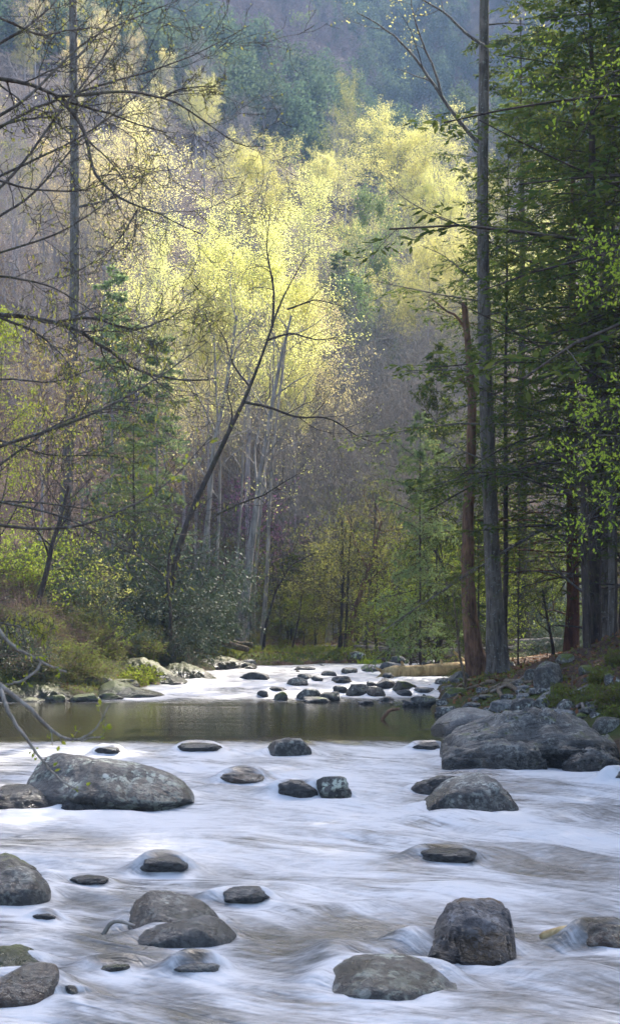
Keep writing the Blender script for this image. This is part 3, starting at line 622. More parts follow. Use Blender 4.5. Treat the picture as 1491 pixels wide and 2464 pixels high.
def hemlock(seed, H=28, r=0.28, cb=0.15, n1=95, Lmax=0.20, n2=13, n3=5, per=6, size=0.17, dead=10):
    rng = np.random.default_rng(seed)
    P = trunk_line(rng, H, wob=0.008); R = r*np.clip(1-np.linspace(0, 1, 12), 0.05, 1)[None]**0.75; R[0, 0] *= 1.3
    tr = MB().tubes(P, R, 10)
    A, AR = grow(rng, P, R, n1, cb, 0.985, 82, Lmax, 8, 0.07, -0.035, 0.22, lambda t: 0.25+0.95*np.clip(1-t, 0, 1)**0.7)
    tr.tubes(A, np.maximum(AR, 0.012), 4)
    if dead:
        E, ER = grow(rng, P, R, dead, 0.05, cb+0.1, 85, 0.10, 6, 0.12, -0.02, 0.15); tr.tubes(E, np.maximum(ER, 0.008), 4)
        E2, ER2 = grow(rng, E, ER, 5, 0.3, 1, 50, 0.5, 4, 0.2, -0.02, 0.5); tr.tubes(E2, np.maximum(ER2, 0.005), 3)
    S, SR = grow(rng, A, AR, n2, 0.12, 1, 58, 0.30, 5, 0.08, -0.03, 0.5, lambda t: 1.25-0.8*t, flat=0.85)
    tr.tubes(S, np.maximum(SR, 0.006), 3)
    T3, _ = grow(rng, S, SR, n3, 0.1, 1, 50, 0.42, 3, 0.08, -0.05, 0.5, flat=0.85)
    vs, fs = [], []
    n = 0
    for X, pr in ((T3, per), (S, per)):
        B, m, _ = X.shape; t = rng.random((B, pr)); f = t*(m-1); i = np.minimum(f.astype(int), m-2); fr = (f-i)[..., None]; b = np.arange(B)[:, None]
        Q = (X[b, i]*(1-fr)+X[b, i+1]*fr).reshape(-1, 3); T = unit(X[b, i+1]-X[b, i]).reshape(-1, 3); K = len(Q)
        sd = unit(np.cross(T, np.array([0, 0, 1.])))*rng.choice([-1, 1], K)[:, None]
        Dr = T*0.8+sd*0.8+rng.normal(0, 0.25, (K, 3))+np.array([0, 0, -0.25]); N = rng.normal(0, 0.45, (K, 3))+np.array([0, 0, 1.])
        L = size*(0.6+0.8*rng.random(K)); V, F = leaf_quads(Q+rng.normal(0, 0.02, (K, 3)), Dr, N, L, L*0.34); vs.append(V); fs.append(F+n); n += len(V)
    return tr, (np.concatenate(vs), np.concatenate(fs)), H
def proto(name, data, bark, leaf, cname='crown'):
    tr, lv, H = data
    H = float(max(v_[:, 2].max() for v_ in tr.V))
    parts = [('trunk', tr.mesh(name+'_trunk', [M[bark]]))]
    if lv is not None: parts.append((cname, mesh_np(name+'_crown', lv[0], [lv[1]], [M[leaf]], smooth=False)))
    return dict(name=name, H=H, parts=parts)
PR = {}
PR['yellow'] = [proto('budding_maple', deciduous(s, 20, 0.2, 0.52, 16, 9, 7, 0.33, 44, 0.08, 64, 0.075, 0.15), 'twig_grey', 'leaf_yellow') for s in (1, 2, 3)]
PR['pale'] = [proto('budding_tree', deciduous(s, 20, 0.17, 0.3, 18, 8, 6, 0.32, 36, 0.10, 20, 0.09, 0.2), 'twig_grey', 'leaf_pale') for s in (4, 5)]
PR['bare'] = [proto('bare_tree', deciduous(s, 20, 0.17, 0.3, 17, 8, 6, 0.33, 38, 0.09, 0, minr=0.010, n4=3), 'twig_grey', None) for s in (6, 7, 8)]
PR['brown'] = [proto('bare_tree', deciduous(s, 14, 0.12, 0.2, 17, 8, 6, 0.36, 45, 0.07, 2, 0.12, 0.2, minr=0.008, n4=2), 'twig_brown', 'leaf_copper') for s in (9,)]
PR['olive'] = [proto('leafing_tree', deciduous(s, 18, 0.2, 0.2, 18, 8, 6, 0.36, 45, 0.08, 17, 0.19, 0.2), 'twig_grey', 'leaf_olive') for s in (10,)]
PR['fresh'] = [proto('leafing_tree', deciduous(s, 14, 0.14, 0.2, 16, 7, 6, 0.38, 50, 0.04, 12, 0.13, 0.14), 'bark_dark', 'leaf_fresh') for s in (11,)]
PR['under'] = [proto('understory_tree', deciduous(s, 9, 0.09, 0.15, 15, 7, 6, 0.5, 62, 0.02, 9, 0.09, 0.10, sh=lambda t: 1.2-0.6*t), 'bark_dark', 'leaf_under') for s in (12, 13)]
PR['redbud'] = [proto('redbud_tree', deciduous(14, 8, 0.08, 0.2, 14, 7, 6, 0.45, 45, 0.05, 3, 0.085, 0.06), 'bark_dark', 'leaf_redbud')]
PR['hemlock'] = [proto('hemlock_tree', hemlock(20, 28, 0.30, 0.16, 78, 0.22, 11, 5, 5, 0.19), 'bark_dark', 'needle'), proto('hemlock_tree', hemlock(21, 26, 0.24, 0.12, 74, 0.20, 11, 5, 5, 0.19), 'bark_dark', 'needle'), proto('hemlock_tree', hemlock(22, 24, 0.14, 0.3, 42, 0.13, 10, 4, 5), 'bark_dark', 'needle')]
PR['pine'] = [proto('pine_tree', hemlock(23, 24, 0.2, 0.25, 70, 0.17, 9, 4, 6, 0.30, 0), 'twig_grey', 'needle_soft')]
PR['young_hemlock'] = [proto('young_hemlock', hemlock(24, 9, 0.09, 0.05, 60, 0.30, 11, 4, 6, 0.13, 0), 'bark_dark', 'needle')]
_rng = random.Random(11)
TREES = []
def place(kind, rx, rtop, Y, label, group=None, w=1.0, cat='tree', k=None, bark=None, leaf=None, hgt=None, rz=None, name=None):
    p = PR[kind][(_rng.randrange(len(PR[kind])) if k is None else k) % len(PR[kind])]
    x = wx(rx, Y); z0 = gz(x, Y)-0.12
    h = hgt or (wz(rtop, Y)-z0); s = h/p['H']
    r = empty(name or p['name'], (x, Y, z0), _rng.uniform(0, 6.28) if rz is None else rz, (s*w, s*w, s)); tag(r, label, cat, group)
    for nm, me in p['parts']:
        o = link(nm, me, r)
        mo = leaf if nm != 'trunk' else bark
        if mo: o.material_slots[0].link = 'OBJECT'; o.material_slots[0].material = M[mo]
    TREES.append(r); return r

# ------------------------------------------------------------------ trees of the middle distance that one can point to
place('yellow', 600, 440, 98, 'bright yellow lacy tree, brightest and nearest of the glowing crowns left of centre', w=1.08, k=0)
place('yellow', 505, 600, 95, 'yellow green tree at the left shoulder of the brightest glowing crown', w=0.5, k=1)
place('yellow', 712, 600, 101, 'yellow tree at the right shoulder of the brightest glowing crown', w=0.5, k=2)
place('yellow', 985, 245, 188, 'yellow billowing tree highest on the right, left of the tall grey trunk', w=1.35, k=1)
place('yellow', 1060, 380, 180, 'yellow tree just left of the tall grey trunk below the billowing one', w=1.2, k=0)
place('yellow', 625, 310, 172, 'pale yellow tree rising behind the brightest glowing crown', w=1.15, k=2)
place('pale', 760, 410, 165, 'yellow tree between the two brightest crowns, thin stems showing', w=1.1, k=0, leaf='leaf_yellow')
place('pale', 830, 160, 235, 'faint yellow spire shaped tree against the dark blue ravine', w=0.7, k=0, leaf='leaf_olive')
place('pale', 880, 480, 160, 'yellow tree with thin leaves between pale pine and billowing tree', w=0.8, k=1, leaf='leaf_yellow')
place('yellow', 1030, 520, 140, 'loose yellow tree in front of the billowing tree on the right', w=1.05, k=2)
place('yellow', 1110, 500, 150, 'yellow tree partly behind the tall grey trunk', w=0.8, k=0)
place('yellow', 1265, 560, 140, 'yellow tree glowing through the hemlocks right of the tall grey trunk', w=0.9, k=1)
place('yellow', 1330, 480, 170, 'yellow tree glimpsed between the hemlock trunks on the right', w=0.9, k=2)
place('pale', 330, 235, 150, 'cream coloured budding tree, tallest in the left middle distance', w=1.2, k=0)
place('pale', 250, 330, 140, 'peach tinted budding tree just right of the tall left trunk', w=1.1, k=1)
place('pale', 395, 500, 128, 'pale yellow budding tree between cream tree and brightest crown', w=0.7, k=0, leaf='leaf_yellow')
place('pale', 470, 640, 108, 'sparse peach budding tree at the left edge of the brightest crown', w=0.8, k=1)
place('pale', 760, 640, 106, 'peach budding tree at the right foot of the brightest crown', w=0.8, k=1)
place('pale', 130, 280, 150, 'pale budding tree behind the tall left trunk', w=1.0, k=1)
place('olive', 40, 330, 170, 'olive green tree at the far left behind the crossing branches', w=1.0)
place('olive', 300, 40, 270, 'olive green tree high on the left hillside', w=1.0)
place('olive', 400, 120, 265, 'yellowish olive tree on the left hillside beside the blue slope', w=1.0, leaf='leaf_pale')
place('olive', 180, 90, 250, 'olive tree high on the left behind the tall left trunk', w=1.0, leaf='leaf_pale')
place('olive', 470, 160, 260, 'small yellow green tree at the edge of the purple slope', w=0.8, leaf='leaf_yellow')
place('olive', 60, 60, 250, 'green tree in the top left corner of the hillside', w=1.0)
place('olive', 893, 430, 150, 'pale green pine standing among the yellow trees', w=0.6, leaf='needle_soft', name='pine_tree')
place('olive', 850, 640, 140, 'shorter pale green pine left of the tall one among yellow trees', w=0.6, leaf='needle_soft', name='pine_tree')
place('pine', 270, 640, 88, 'dark green conifer on the left bank slope behind bare branches', w=0.75, leaf='needle_soft')
place('pine', 380, 800, 80, 'green conifer left of the leaning dark tree', w=0.8, leaf='needle_soft')
place('fresh', 0, 720, 62, 'bright green leafy tree at the left edge, half way up', w=0.7)
place('brown', 120, 760, 66, 'brownish budding tree behind the lower left limbs', w=0.9)
place('hemlock', 320, 1010, 70, 'small dark conifer above the rhododendron bank', w=1.3, k=1)
place('redbud', 600, 1120, 92, 'magenta redbud in bloom behind the pale trunks', w=1.2)
place('redbud', 690, 1235, 94, 'second magenta redbud, right of the pale trunks', w=1.3)
place('redbud', 925, 1100, 110, 'tiny magenta redbud spray left of the brown snag', w=0.7)
place('under', 860, 1150, 84, 'yellow olive understory tree arching over the head of the rapids', w=1.0, k=0, leaf='leaf_olive')
place('under', 960, 1130, 80, 'yellow green understory tree left of the brown snag', w=1.0, k=1)
place('under', 1030, 1270, 76, 'low yellow green sapling tree beside the foot of the brown snag', w=1.2, k=0, leaf='leaf_fresh')
place('under', 760, 1300, 84, 'fine leaved green understory tree at the far bank, centre', w=1.3, k=1)
place('under', 690, 1380, 82, 'low feathery green understory tree on the far grassy bank', w=1.5, k=0)
place('under', 830, 1400, 90, 'dim green understory tree behind the far bank', w=1.5, k=1)
for rx, rt, Y, lab, lf in [(905,1215,78,'olive yellow lacy understory tree above the leaning brown trunk','leaf_olive'),(820,1240,82,'olive lacy understory tree over the two thin dark stems','leaf_olive'),(1060,1180,74,'yellow green lacy tree right at the brown snag','leaf_fresh'),(990,1330,72,'low bright green tree arching toward the fallen trunk','leaf_fresh'),(730,1420,80,'wispy green sapling at the far grassy bank','leaf_fresh'),(1140,1340,70,'bright green sapling glowing between snag and tall grey trunk','leaf_fresh'),(880,1430,77,'wispy yellow green sapling behind the rapids','leaf_fresh')]:
    place('under', rx, rt, Y, lab, None, w=1.35, leaf=lf)
place('under', 1270, 1180, 92, 'sunlit yellow understory tree glowing behind the hemlock trunks', w=1.5, k=0, leaf='leaf_fresh')
place('under', 1190, 1250, 90, 'sunlit yellow understory tree glimpsed between snag and tall trunk', w=1.4, k=1, leaf='leaf_fresh')
place('under', 1330, 1330, 84, 'leafy sunlit sapling behind the grey logs on the right', w=1.3, k=1, leaf='leaf_fresh')
place('young_hemlock', 1010, 985, 66, 'green hemlock with drooping sprays left of the brown snag', w=0.55, leaf='needle_soft')
place('young_hemlock', 1050, 820, 70, 'feathery hemlock sprays beside the brown snag', w=0.35)
place('young_hemlock', 700, 1330, 92, 'dim young hemlock behind the far bank', w=1.2)
place('young_hemlock', 1150, 1230, 62, 'dark hemlock sprays hanging in front of the tall trunk foot', w=0.8)
# hemlocks of the right bank
place('hemlock', 1213, 330, 60, 'slender straight dark trunk close behind the tall grey trunk', k=2, w=1.0, rz=1.0)
place('hemlock', 1190, 850, 64, 'thinnest dark trunk between the tall grey trunk and the slender one', k=2, w=1.0, rz=2.0)
place('hemlock', 1425, -160, 52, 'large hemlock with a straight dark trunk at the right, branches sweeping left', k=0, w=1.05, rz=0.3)
place('hemlock', 1462, -420, 56, 'biggest hemlock trunk at the right edge, grey furrowed bark', k=0, w=1.15, rz=2.6, bark='bark_grey')
place('hemlock', 1372, 60, 62, 'hemlock with a reddish brown trunk leaning over the mossy bank', k=1, w=1.2, rz=4.1, bark='bark_red')
place('hemlock', 1260, 40, 84, 'tall hemlock whose top shows right of the tall grey trunk', k=1, w=1.0, rz=0.9)
place('hemlock', 1500, 160, 66, 'dense hemlock crown filling the upper right corner', k=1, w=1.2, rz=3.0)
place('hemlock', 1560, -300, 46, 'hemlock just beyond the right edge, limbs reaching in', k=0, w=1.2, rz=1.2)
place('hemlock', 1480, 900, 45, 'thin dark trunk at the far right edge', k=2, w=1.0, rz=1.4, bark='bark_dark')
place('hemlock', 1246, 1200, 60, 'thin dark pole of a trunk right of the tall grey trunk', k=2, w=0.9, rz=0.4)
# ------------------------------------------------------------------ woods on the slopes behind
def scatter(n, kind, rx0, rx1, y0, y1, h0, h1, label, group, seed, w=1.0, leaf=None, bark=None, cond=None):
    g = random.Random(seed); done = 0
    while done < n:
        Y = y0+(y1-y0)*g.random()**0.8; rx = g.uniform(rx0, rx1)
        if cond and not cond(rx, Y): continue
        place(kind, rx, 0, Y, label, group, w=w*g.uniform(0.85, 1.15), hgt=g.uniform(h0, h1), leaf=leaf, bark=bark); done += 1
scatter(72, 'bare', 560, 1200, 100, 175, 14, 21, 'bare grey tree among many on the shaded slope in the centre', 'bare trees on the central slope', 1, bark='bark_pale')
scatter(26, 'bare', -150, 520, 92, 190, 14, 22, 'bare grey tree among many on the left slope', 'bare trees on the left slope', 2)
scatter(16, 'brown', -100, 700, 80, 150, 10, 15, 'brownish twiggy tree among many on the left slope', 'brownish trees on the left slope', 3)
scatter(24, 'bare', 640, 1150, 88, 125, 8, 15, 'brownish twiggy tree among many beyond the far bank', 'brownish trees beyond the far bank', 4, bark='bark_pale')
scatter(30, 'bare', 350, 1300, 180, 280, 14, 20, 'bare tree among many high on the purple slope', 'bare trees high on the slope', 5)
scatter(11, 'pale', -150, 420, 170, 280, 14, 18, 'pale budding tree among many on the upper left hillside', 'budding trees on the left hillside', 6)
scatter(6, 'yellow', 450, 1350, 185, 240, 15, 20, 'small yellow tree among several behind the glowing crowns', 'yellow trees behind the glowing crowns', 7)
scatter(9, 'hemlock', 1300, 1900, 130, 180, 18, 26, 'dark hemlock among many behind the right bank', 'hemlocks behind the right bank', 8, w=1.3)
scatter(8, 'pine', 560, 1250, 110, 200, 12, 18, 'soft green pine among several on the central slope', 'pines on the central slope', 9)
scatter(14, 'under', 560, 1400, 84, 115, 5, 9, 'green understory tree among several beyond the rapids', 'understory beyond the rapids', 10, w=1.3)
scatter(10, 'bare', 1150, 1700, 90, 200, 14, 20, 'bare tree among several behind the hemlocks', 'bare trees behind the hemlocks', 12)

# far mountain wood: one mass, instanced on the slope
def far_crown(seed, H, conifer):
    rng = np.random.default_rng(seed); n = 34
    c = unit(rng.normal(0, 1, (n, 3)))*(rng.random((n, 1))**0.4)
    c = c*np.array([3.0, 3.0, 0.42*H])+np.array([0, 0, 0.56*H])
    if conifer: c[:, :2] *= np.clip(1.25-c[:, 2:]/H, 0.15, 1.2)
    P = (c[:, None]+rng.normal(0, 0.75, (n, 34, 3))).reshape(-1, 3); K = len(P)
    L = rng.uniform(0.35, 0.8, K)
    lv = leaf_quads(P, rng.normal(0, 1, (K, 3)), rng.normal(0, 1, (K, 3))+np.array([0, -.3, 0.5]), L, L*0.7)
    tp = trunk_line(rng, H*0.9); return MB().tubes(tp, 0.16*np.linspace(1, .2, 12)[None], 5), lv, H
PR['far_green'] = [proto('hillside_evergreen', far_crown(31, 17, True), 'bark_dark', 'far_green')]
PR['far_olive'] = [proto('hillside_tree', far_crown(32, 15, False), 'twig_grey', 'far_olive')]
src = [place('far_green', 760, 0, 300, 'round blue green evergreen on the lower mountain slope, centre', hgt=17),
       place('far_olive', 560, 0, 300, 'olive hillside tree on the lower mountain slope, left of centre', hgt=15),
       None]
rg = np.random.default_rng(77)
def twig_crown(seed, H):
    g_ = np.random.default_rng(seed); P = trunk_line(g_, H); R = 0.13*np.linspace(1, .15, 12)[None]
    A, AR = grow(g_, P, R, 14, 0.3, 1, 40, 0.36, 6, 0.12, 0.1, 0.5); B_, BR = grow(g_, A, AR, 7, .2, 1, 42, .45, 5, .15, .08, .6)
    v = leaves_on(g_, B_, 12, 0.42, -0.2, 0.28, aspect=0.4); return MB().tubes(P, R*0.8, 5), v, H
PR['far_bare'] = [proto('hillside_bare_tree', twig_crown(33, 15), 'bark_grey', 'far_bare')]
src[2] = place('far_bare', 660, 0, 310, 'bare purplish tree on the lower mountain slope, left of centre', hgt=15)
src = [[c for c in r_.children if c.name.startswith('crown')][0] for r_ in src]
N = 5200
fy = np.sqrt(rg.random(N)*(720**2-265**2)+265**2); fx = (rg.random(N)*2-1)*(0.30*fy+15)
fz = ground(fx, fy)-0.4
cl = fbm(np.stack([fx/45, fy/60, 0*fx], -1), 41, 3)+0.25*rg.normal(0, 1, N)
rav = np.exp(-((fx/fy-0.055)/0.028)**2-((fy-420)/150)**2)
fi = np.where(cl+0.9*rav > 0.02, 0, np.where(cl > -0.08, 1, 2))
gn = bpy.data.node_groups.new('mountain_wood', 'GeometryNodeTree')
gn.interface.new_socket('Geometry', in_out='INPUT', socket_type='NodeSocketGeometry'); gn.interface.new_socket('Geometry', in_out='OUTPUT', socket_type='NodeSocketGeometry')
a_in = gn.nodes.new('NodeGroupInput'); a_out = gn.nodes.new('NodeGroupOutput'); iop = gn.nodes.new('GeometryNodeInstanceOnPoints'); iop.inputs['Pick Instance'].default_value = True
jn = gn.nodes.new('GeometryNodeJoinGeometry')
for o in reversed(src):
    oi = gn.nodes.new('GeometryNodeObjectInfo'); oi.transform_space = 'ORIGINAL'; oi.inputs['Object'].default_value = o; oi.inputs['As Instance'].default_value = True
    gn.links.new(oi.outputs['Geometry'], jn.inputs[0])
def nattr(nm, typ):
    nd = gn.nodes.new('GeometryNodeInputNamedAttribute'); nd.data_type = typ; nd.inputs[0].default_value = nm; return [q for q in nd.outputs if q.enabled and q.name == 'Attribute'][0]
gn.links.new(a_in.outputs[0], iop.inputs['Points']); gn.links.new(jn.outputs[0], iop.inputs['Instance'])
gn.links.new(nattr('pick', 'INT'), iop.inputs['Instance Index']); gn.links.new(nattr('size', 'FLOAT'), iop.inputs['Scale'])
rot = nattr('turn', 'FLOAT_VECTOR'); gn.links.new(rot, iop.inputs['Rotation'])
gn.links.new(iop.outputs[0], a_out.inputs[0])
fm_ = bpy.data.meshes.new('mountain_wood'); fm_.vertices.add(N); fm_.vertices.foreach_set('co', np.stack([fx, fy, fz], -1).astype(np.float32).ravel())
fm_.attributes.new('pick', 'INT', 'POINT').data.foreach_set('value', fi.astype(np.int32))
fm_.attributes.new('size', 'FLOAT', 'POINT').data.foreach_set('value', (rg.uniform(0.65, 1.1, N)*np.where(fi == 2, 0.75, 1)).astype(np.float32))
tv = np.zeros((N, 3), np.float32); tv[:, 2] = rg.random(N)*6.28; fm_.attributes.new('turn', 'FLOAT_VECTOR', 'POINT').data.foreach_set('vector', tv.ravel())
fo_ = link('mountain_wood', fm_, kind='stuff'); md = fo_.modifiers.new('wood', 'NODES'); md.node_group = gn

# ------------------------------------------------------------------ trees drawn limb by limb
def lay(pts, Y, n):
    """layout points -> world polyline; each point may carry its own depth"""
    P = np.array([(wx(p[0], (p[2] if len(p) > 2 else Y)), (p[2] if len(p) > 2 else Y), wz(p[1], (p[2] if len(p) > 2 else Y))) for p in pts])
    return resample(P, n)
def limb_tree(name, label, trunk, limbs, bark, seed, twigs=None, leaf=None, leafn=0, leafsize=0.06, cat='tree', group=None, k=12, n=44, flare=1.6, barkrel=0.07, ground_it=True, leafspread=0.04, twigk=3, leafdroop=0.2, minr=0.003, leafaspect=0.55):
    """trunk, limbs: (pts, Y, r0, r1). the first trunk point is the foot"""
    rng = np.random.default_rng(seed)
    P = lay(trunk[0], trunk[1], n); r0, r1 = trunk[2], trunk[3]
    if ground_it:
        b = P[0].copy(); b[2] = gz(b[0], b[1])-0.15
        if b[2] < P[0, 2]-0.05: P = resample(np.vstack([b, P]), n)
        else: P[:, 2] = np.maximum(P[:, 2], b[2])
    t = np.linspace(0, 1, n); R = r0+(r1-r0)*t; R = R*(1+(flare-1)*np.exp(-t*n*0.33))
    org = P[0].copy()
    V, F = tubes(P[None], R[None], k)
    ax = np.repeat(P, k, axis=0); rad = V-ax
    rr = fbm(np.stack([V[:, 0]*7, V[:, 1]*7, V[:, 2]*1.6], -1)/max(r0*3, .2), seed, 3)
    lob = np.sin(np.tile(np.arange(k)*2*PI/k*5, n)+seed)*np.repeat(np.exp(-t*n*0.22), k)*0.22
    V = ax+rad*(1+barkrel*2*rr+lob*(flare > 1.3))[:, None]
    root = empty(name, org); tag(root, label, cat, group)
    mb = MB(); mb.add(V-org, F); link('trunk', mb.mesh(name+'_trunk', [M[bark]]), root)
    lvl = []
    if limbs:
        LP = np.stack([lay(l[0], l[1], 18) for l in limbs])
        jit = rng.normal(0, 1, LP.shape)*np.linspace(0.05, 1, 18)[None, :, None]
        LR = np.stack([np.linspace(l[2], l[3], 18) for l in limbs])
        LP = LP+jit*LR[..., None]*0.45
        
        for q in range(len(LP)): link('limb', MB().tubes(LP[q:q+1]-org, LR[q:q+1], 7).mesh(name+'_limb', [M[bark]]), root)
        lvl.append((LP, LR))
    else: lvl.append((P[None], R[None]))
    if twigs:
        mb = MB(); src_, sr = lvl[-1]
        for tw in twigs:
            src_, sr = grow(rng, src_, sr, **tw); sr = np.maximum(sr, minr); mb.tubes(src_-org, sr, twigk+1 if tw is twigs[0] else twigk)
        link('twigs', mb.mesh(name+'_twigs', [M[bark]]), root)
        if leaf:
            lv = leaves_on(rng, src_, leafn, leafsize, leafdroop, leafspread, aspect=leafaspect); link('leaves', mesh_np(name+'_leaves', lv[0]-org, [lv[1]], [M[leaf]], smooth=False), root)
    TREES.append(root); return root
tw = lambda per, t0, t1, ang, ln, n=6, wander=0.22, up=0.03, rs=0.5: dict(per=per, t0=t0, t1=t1, ang=ang, length=ln, n=n, wander=wander, up=up, rs=rs)
# the tall grey trunk
limb_tree('tall_tree', 'tall straight grey trunk with flared mossy foot, right of centre', ([(1203,1660),(1192,1500),(1182,1300),(1170,1000),(1163,700),(1160,500),(1163,200),(1165,-60),(1168,-400)], 55, 0.275, 0.12),
  [([(1160,355),(1110,300),(1060,230),(1020,170),(985,120),(930,70),(860,30)], 55, 0.075, 0.015), ([(1062,232),(1050,180),(1010,90),(990,20),(985,-40)], 55, 0.045, 0.012),
   ([(1165,110),(1130,90),(1100,60),(1070,30),(1010,-5),(950,-25)], 54, 0.05, 0.012), ([(1168,60),(1220,55),(1290,60)], 56, 0.03, 0.008), ([(1160,700),(1110,650),(1060,610),(1010,590)], 53, 0.03, 0.008),
   ([(1163,560),(1100,540),(1040,520),(960,470),(925,430)], 57, 0.035, 0.008), ([(1168,760),(1230,745),(1330,730)], 54, 0.03, 0.007), ([(1172,1110),(1120,1090),(1070,1060),(1030,1050)], 53.5, 0.03, 0.007), ([(1175,1135),(1110,1135),(1040,1130)], 53, 0.03, 0.007), ([(1165,-20),(1130,-80),(1090,-130)], 55, 0.05, 0.01)],
  'bark_grey', 51, [tw(5, 0.35, 1, 45, 0.30), tw(4, 0.2, 1, 45, 0.45, 4)], 'leaf_yellow', 5, 0.075, n=60, k=16, flare=1.75, leafspread=0.08)
limb_tree('broken_snag', 'dead brown barkless snag broken off half way, left of the tall grey trunk', ([(1160,1640),(1138,1560),(1125,1420),(1125,1250),(1133,1100),(1135,950),(1128,850),(1120,780),(1116,728)], 57, 0.27, 0.10),
  [([(1118,790),(1095,758),(1070,748),(1050,728),(1030,715)], 57, 0.055, 0.015), ([(1122,1140),(1105,1118),(1098,1112)], 56.8, 0.06, 0.04), ([(1130,930),(1108,915),(1100,905)], 56.8, 0.05, 0.03)], 'bark_snag', 52, [tw(3, 0.5, 1, 40, 0.3)], flare=1.8, k=14, barkrel=0.12)
limb_tree('leaning_tree', 'dark leaning tree on the left bank slanting to the right over the pale trunks', ([(398,1480),(425,1330),(465,1220),(510,1125),(555,1030),(590,960),(622,880),(650,800),(672,730),(705,670),(745,600)], 66, 0.17, 0.012),
  [([(548,1045),(560,1000),(545,930),(560,900)], 66, 0.05, 0.012), ([(585,968),(650,980),(720,1010),(790,1000),(870,1060),(940,1070)], 66, 0.06, 0.012), ([(640,820),(700,800),(760,820),(830,810)], 66, 0.05, 0.01),
   ([(520,1240),(570,1215),(640,1190),(700,1150),(740,1130)], 65, 0.05, 0.01), ([(600,930),(560,880),(540,810),(500,760)], 66, 0.05, 0.01), ([(655,790),(660,700),(640,600),(650,500)], 66.5, 0.06, 0.01), ([(690,745),(760,720),(830,740)], 66, 0.04, 0.01)],
  'bark_dark', 53, [tw(10, 0.25, 1, 45, 0.34), tw(6, 0.2, 1, 45, 0.45, 5), tw(4, 0.2, 1, 45, 0.5, 4)], 'leaf_yellow', 1, 0.06, flare=1.3)
pale = [([(575,1535),(590,1450),(602,1330),(622,1180),(645,1030),(668,900),(700,760)], 78, 0.23, 0.05, 'widest pale trunk standing straight above the far bank, left of centre'),
 ([(632,1520),(642,1400),(646,1250),(655,1100),(672,950),(690,800)], 80, 0.11, 0.04, 'slim pale trunk right of the widest pale trunk'),
 ([(478,1430),(493,1320),(505,1200),(512,1080),(540,960),(552,880),(570,760)], 72, 0.14, 0.05, 'whitish trunk beside the leaning dark tree'),
 ([(510,1545),(517,1420),(527,1250),(530,1100),(520,950),(515,800)], 73, 0.08, 0.035, 'thin grey trunk rising from the foot of the left ledges'),
 ([(565,1450),(572,1330),(582,1180),(585,1050),(600,900)], 84, 0.09, 0.03, 'thin grey trunk left of the widest pale trunk'),
 ([(610,1430),(622,1280),(640,1120),(655,960),(660,800)], 86, 0.10, 0.03, 'shaded grey trunk between the widest and the slim pale trunks')]
for i, (pts, Y, r0, r1, lab) in enumerate(pale):
    limb_tree('pale_tree', lab, (pts, Y, r0, r1), None, 'bark_pale', 60+i, [tw(9, 0.45, 1, 45, 0.22, 6, 0.15, 0.08, 0.5), tw(5, 0.2, 1, 45, 0.45, 5), tw(4, 0.2, 1, 45, 0.5, 4)], 'leaf_pale' if i != 3 else 'leaf_copper', 2, 0.07, flare=1.4, leafspread=0.1)
limb_tree('tall_tree', 'tall grey trunk behind the crossing branches at upper left', ([(150,1330),(165,1100),(175,900),(180,700),(180,450),(178,200),(175,0),(172,-250)], 74, 0.27, 0.15),
  [([(178,500),(230,490),(290,470),(340,450)], 74, 0.06, 0.012), ([(178,330),(120,280),(60,240)], 74, 0.06, 0.012), ([(182,760),(230,740),(290,730)], 73, 0.05, 0.01), ([(176,150),(230,90),(280,30)], 74, 0.06, 0.012)], 'bark_grey', 70, [tw(6, 0.3, 1, 45, 0.3), tw(4, 0.2, 1, 45, 0.4, 4)], 'leaf_pale', 2, 0.09, leafspread=0.1)
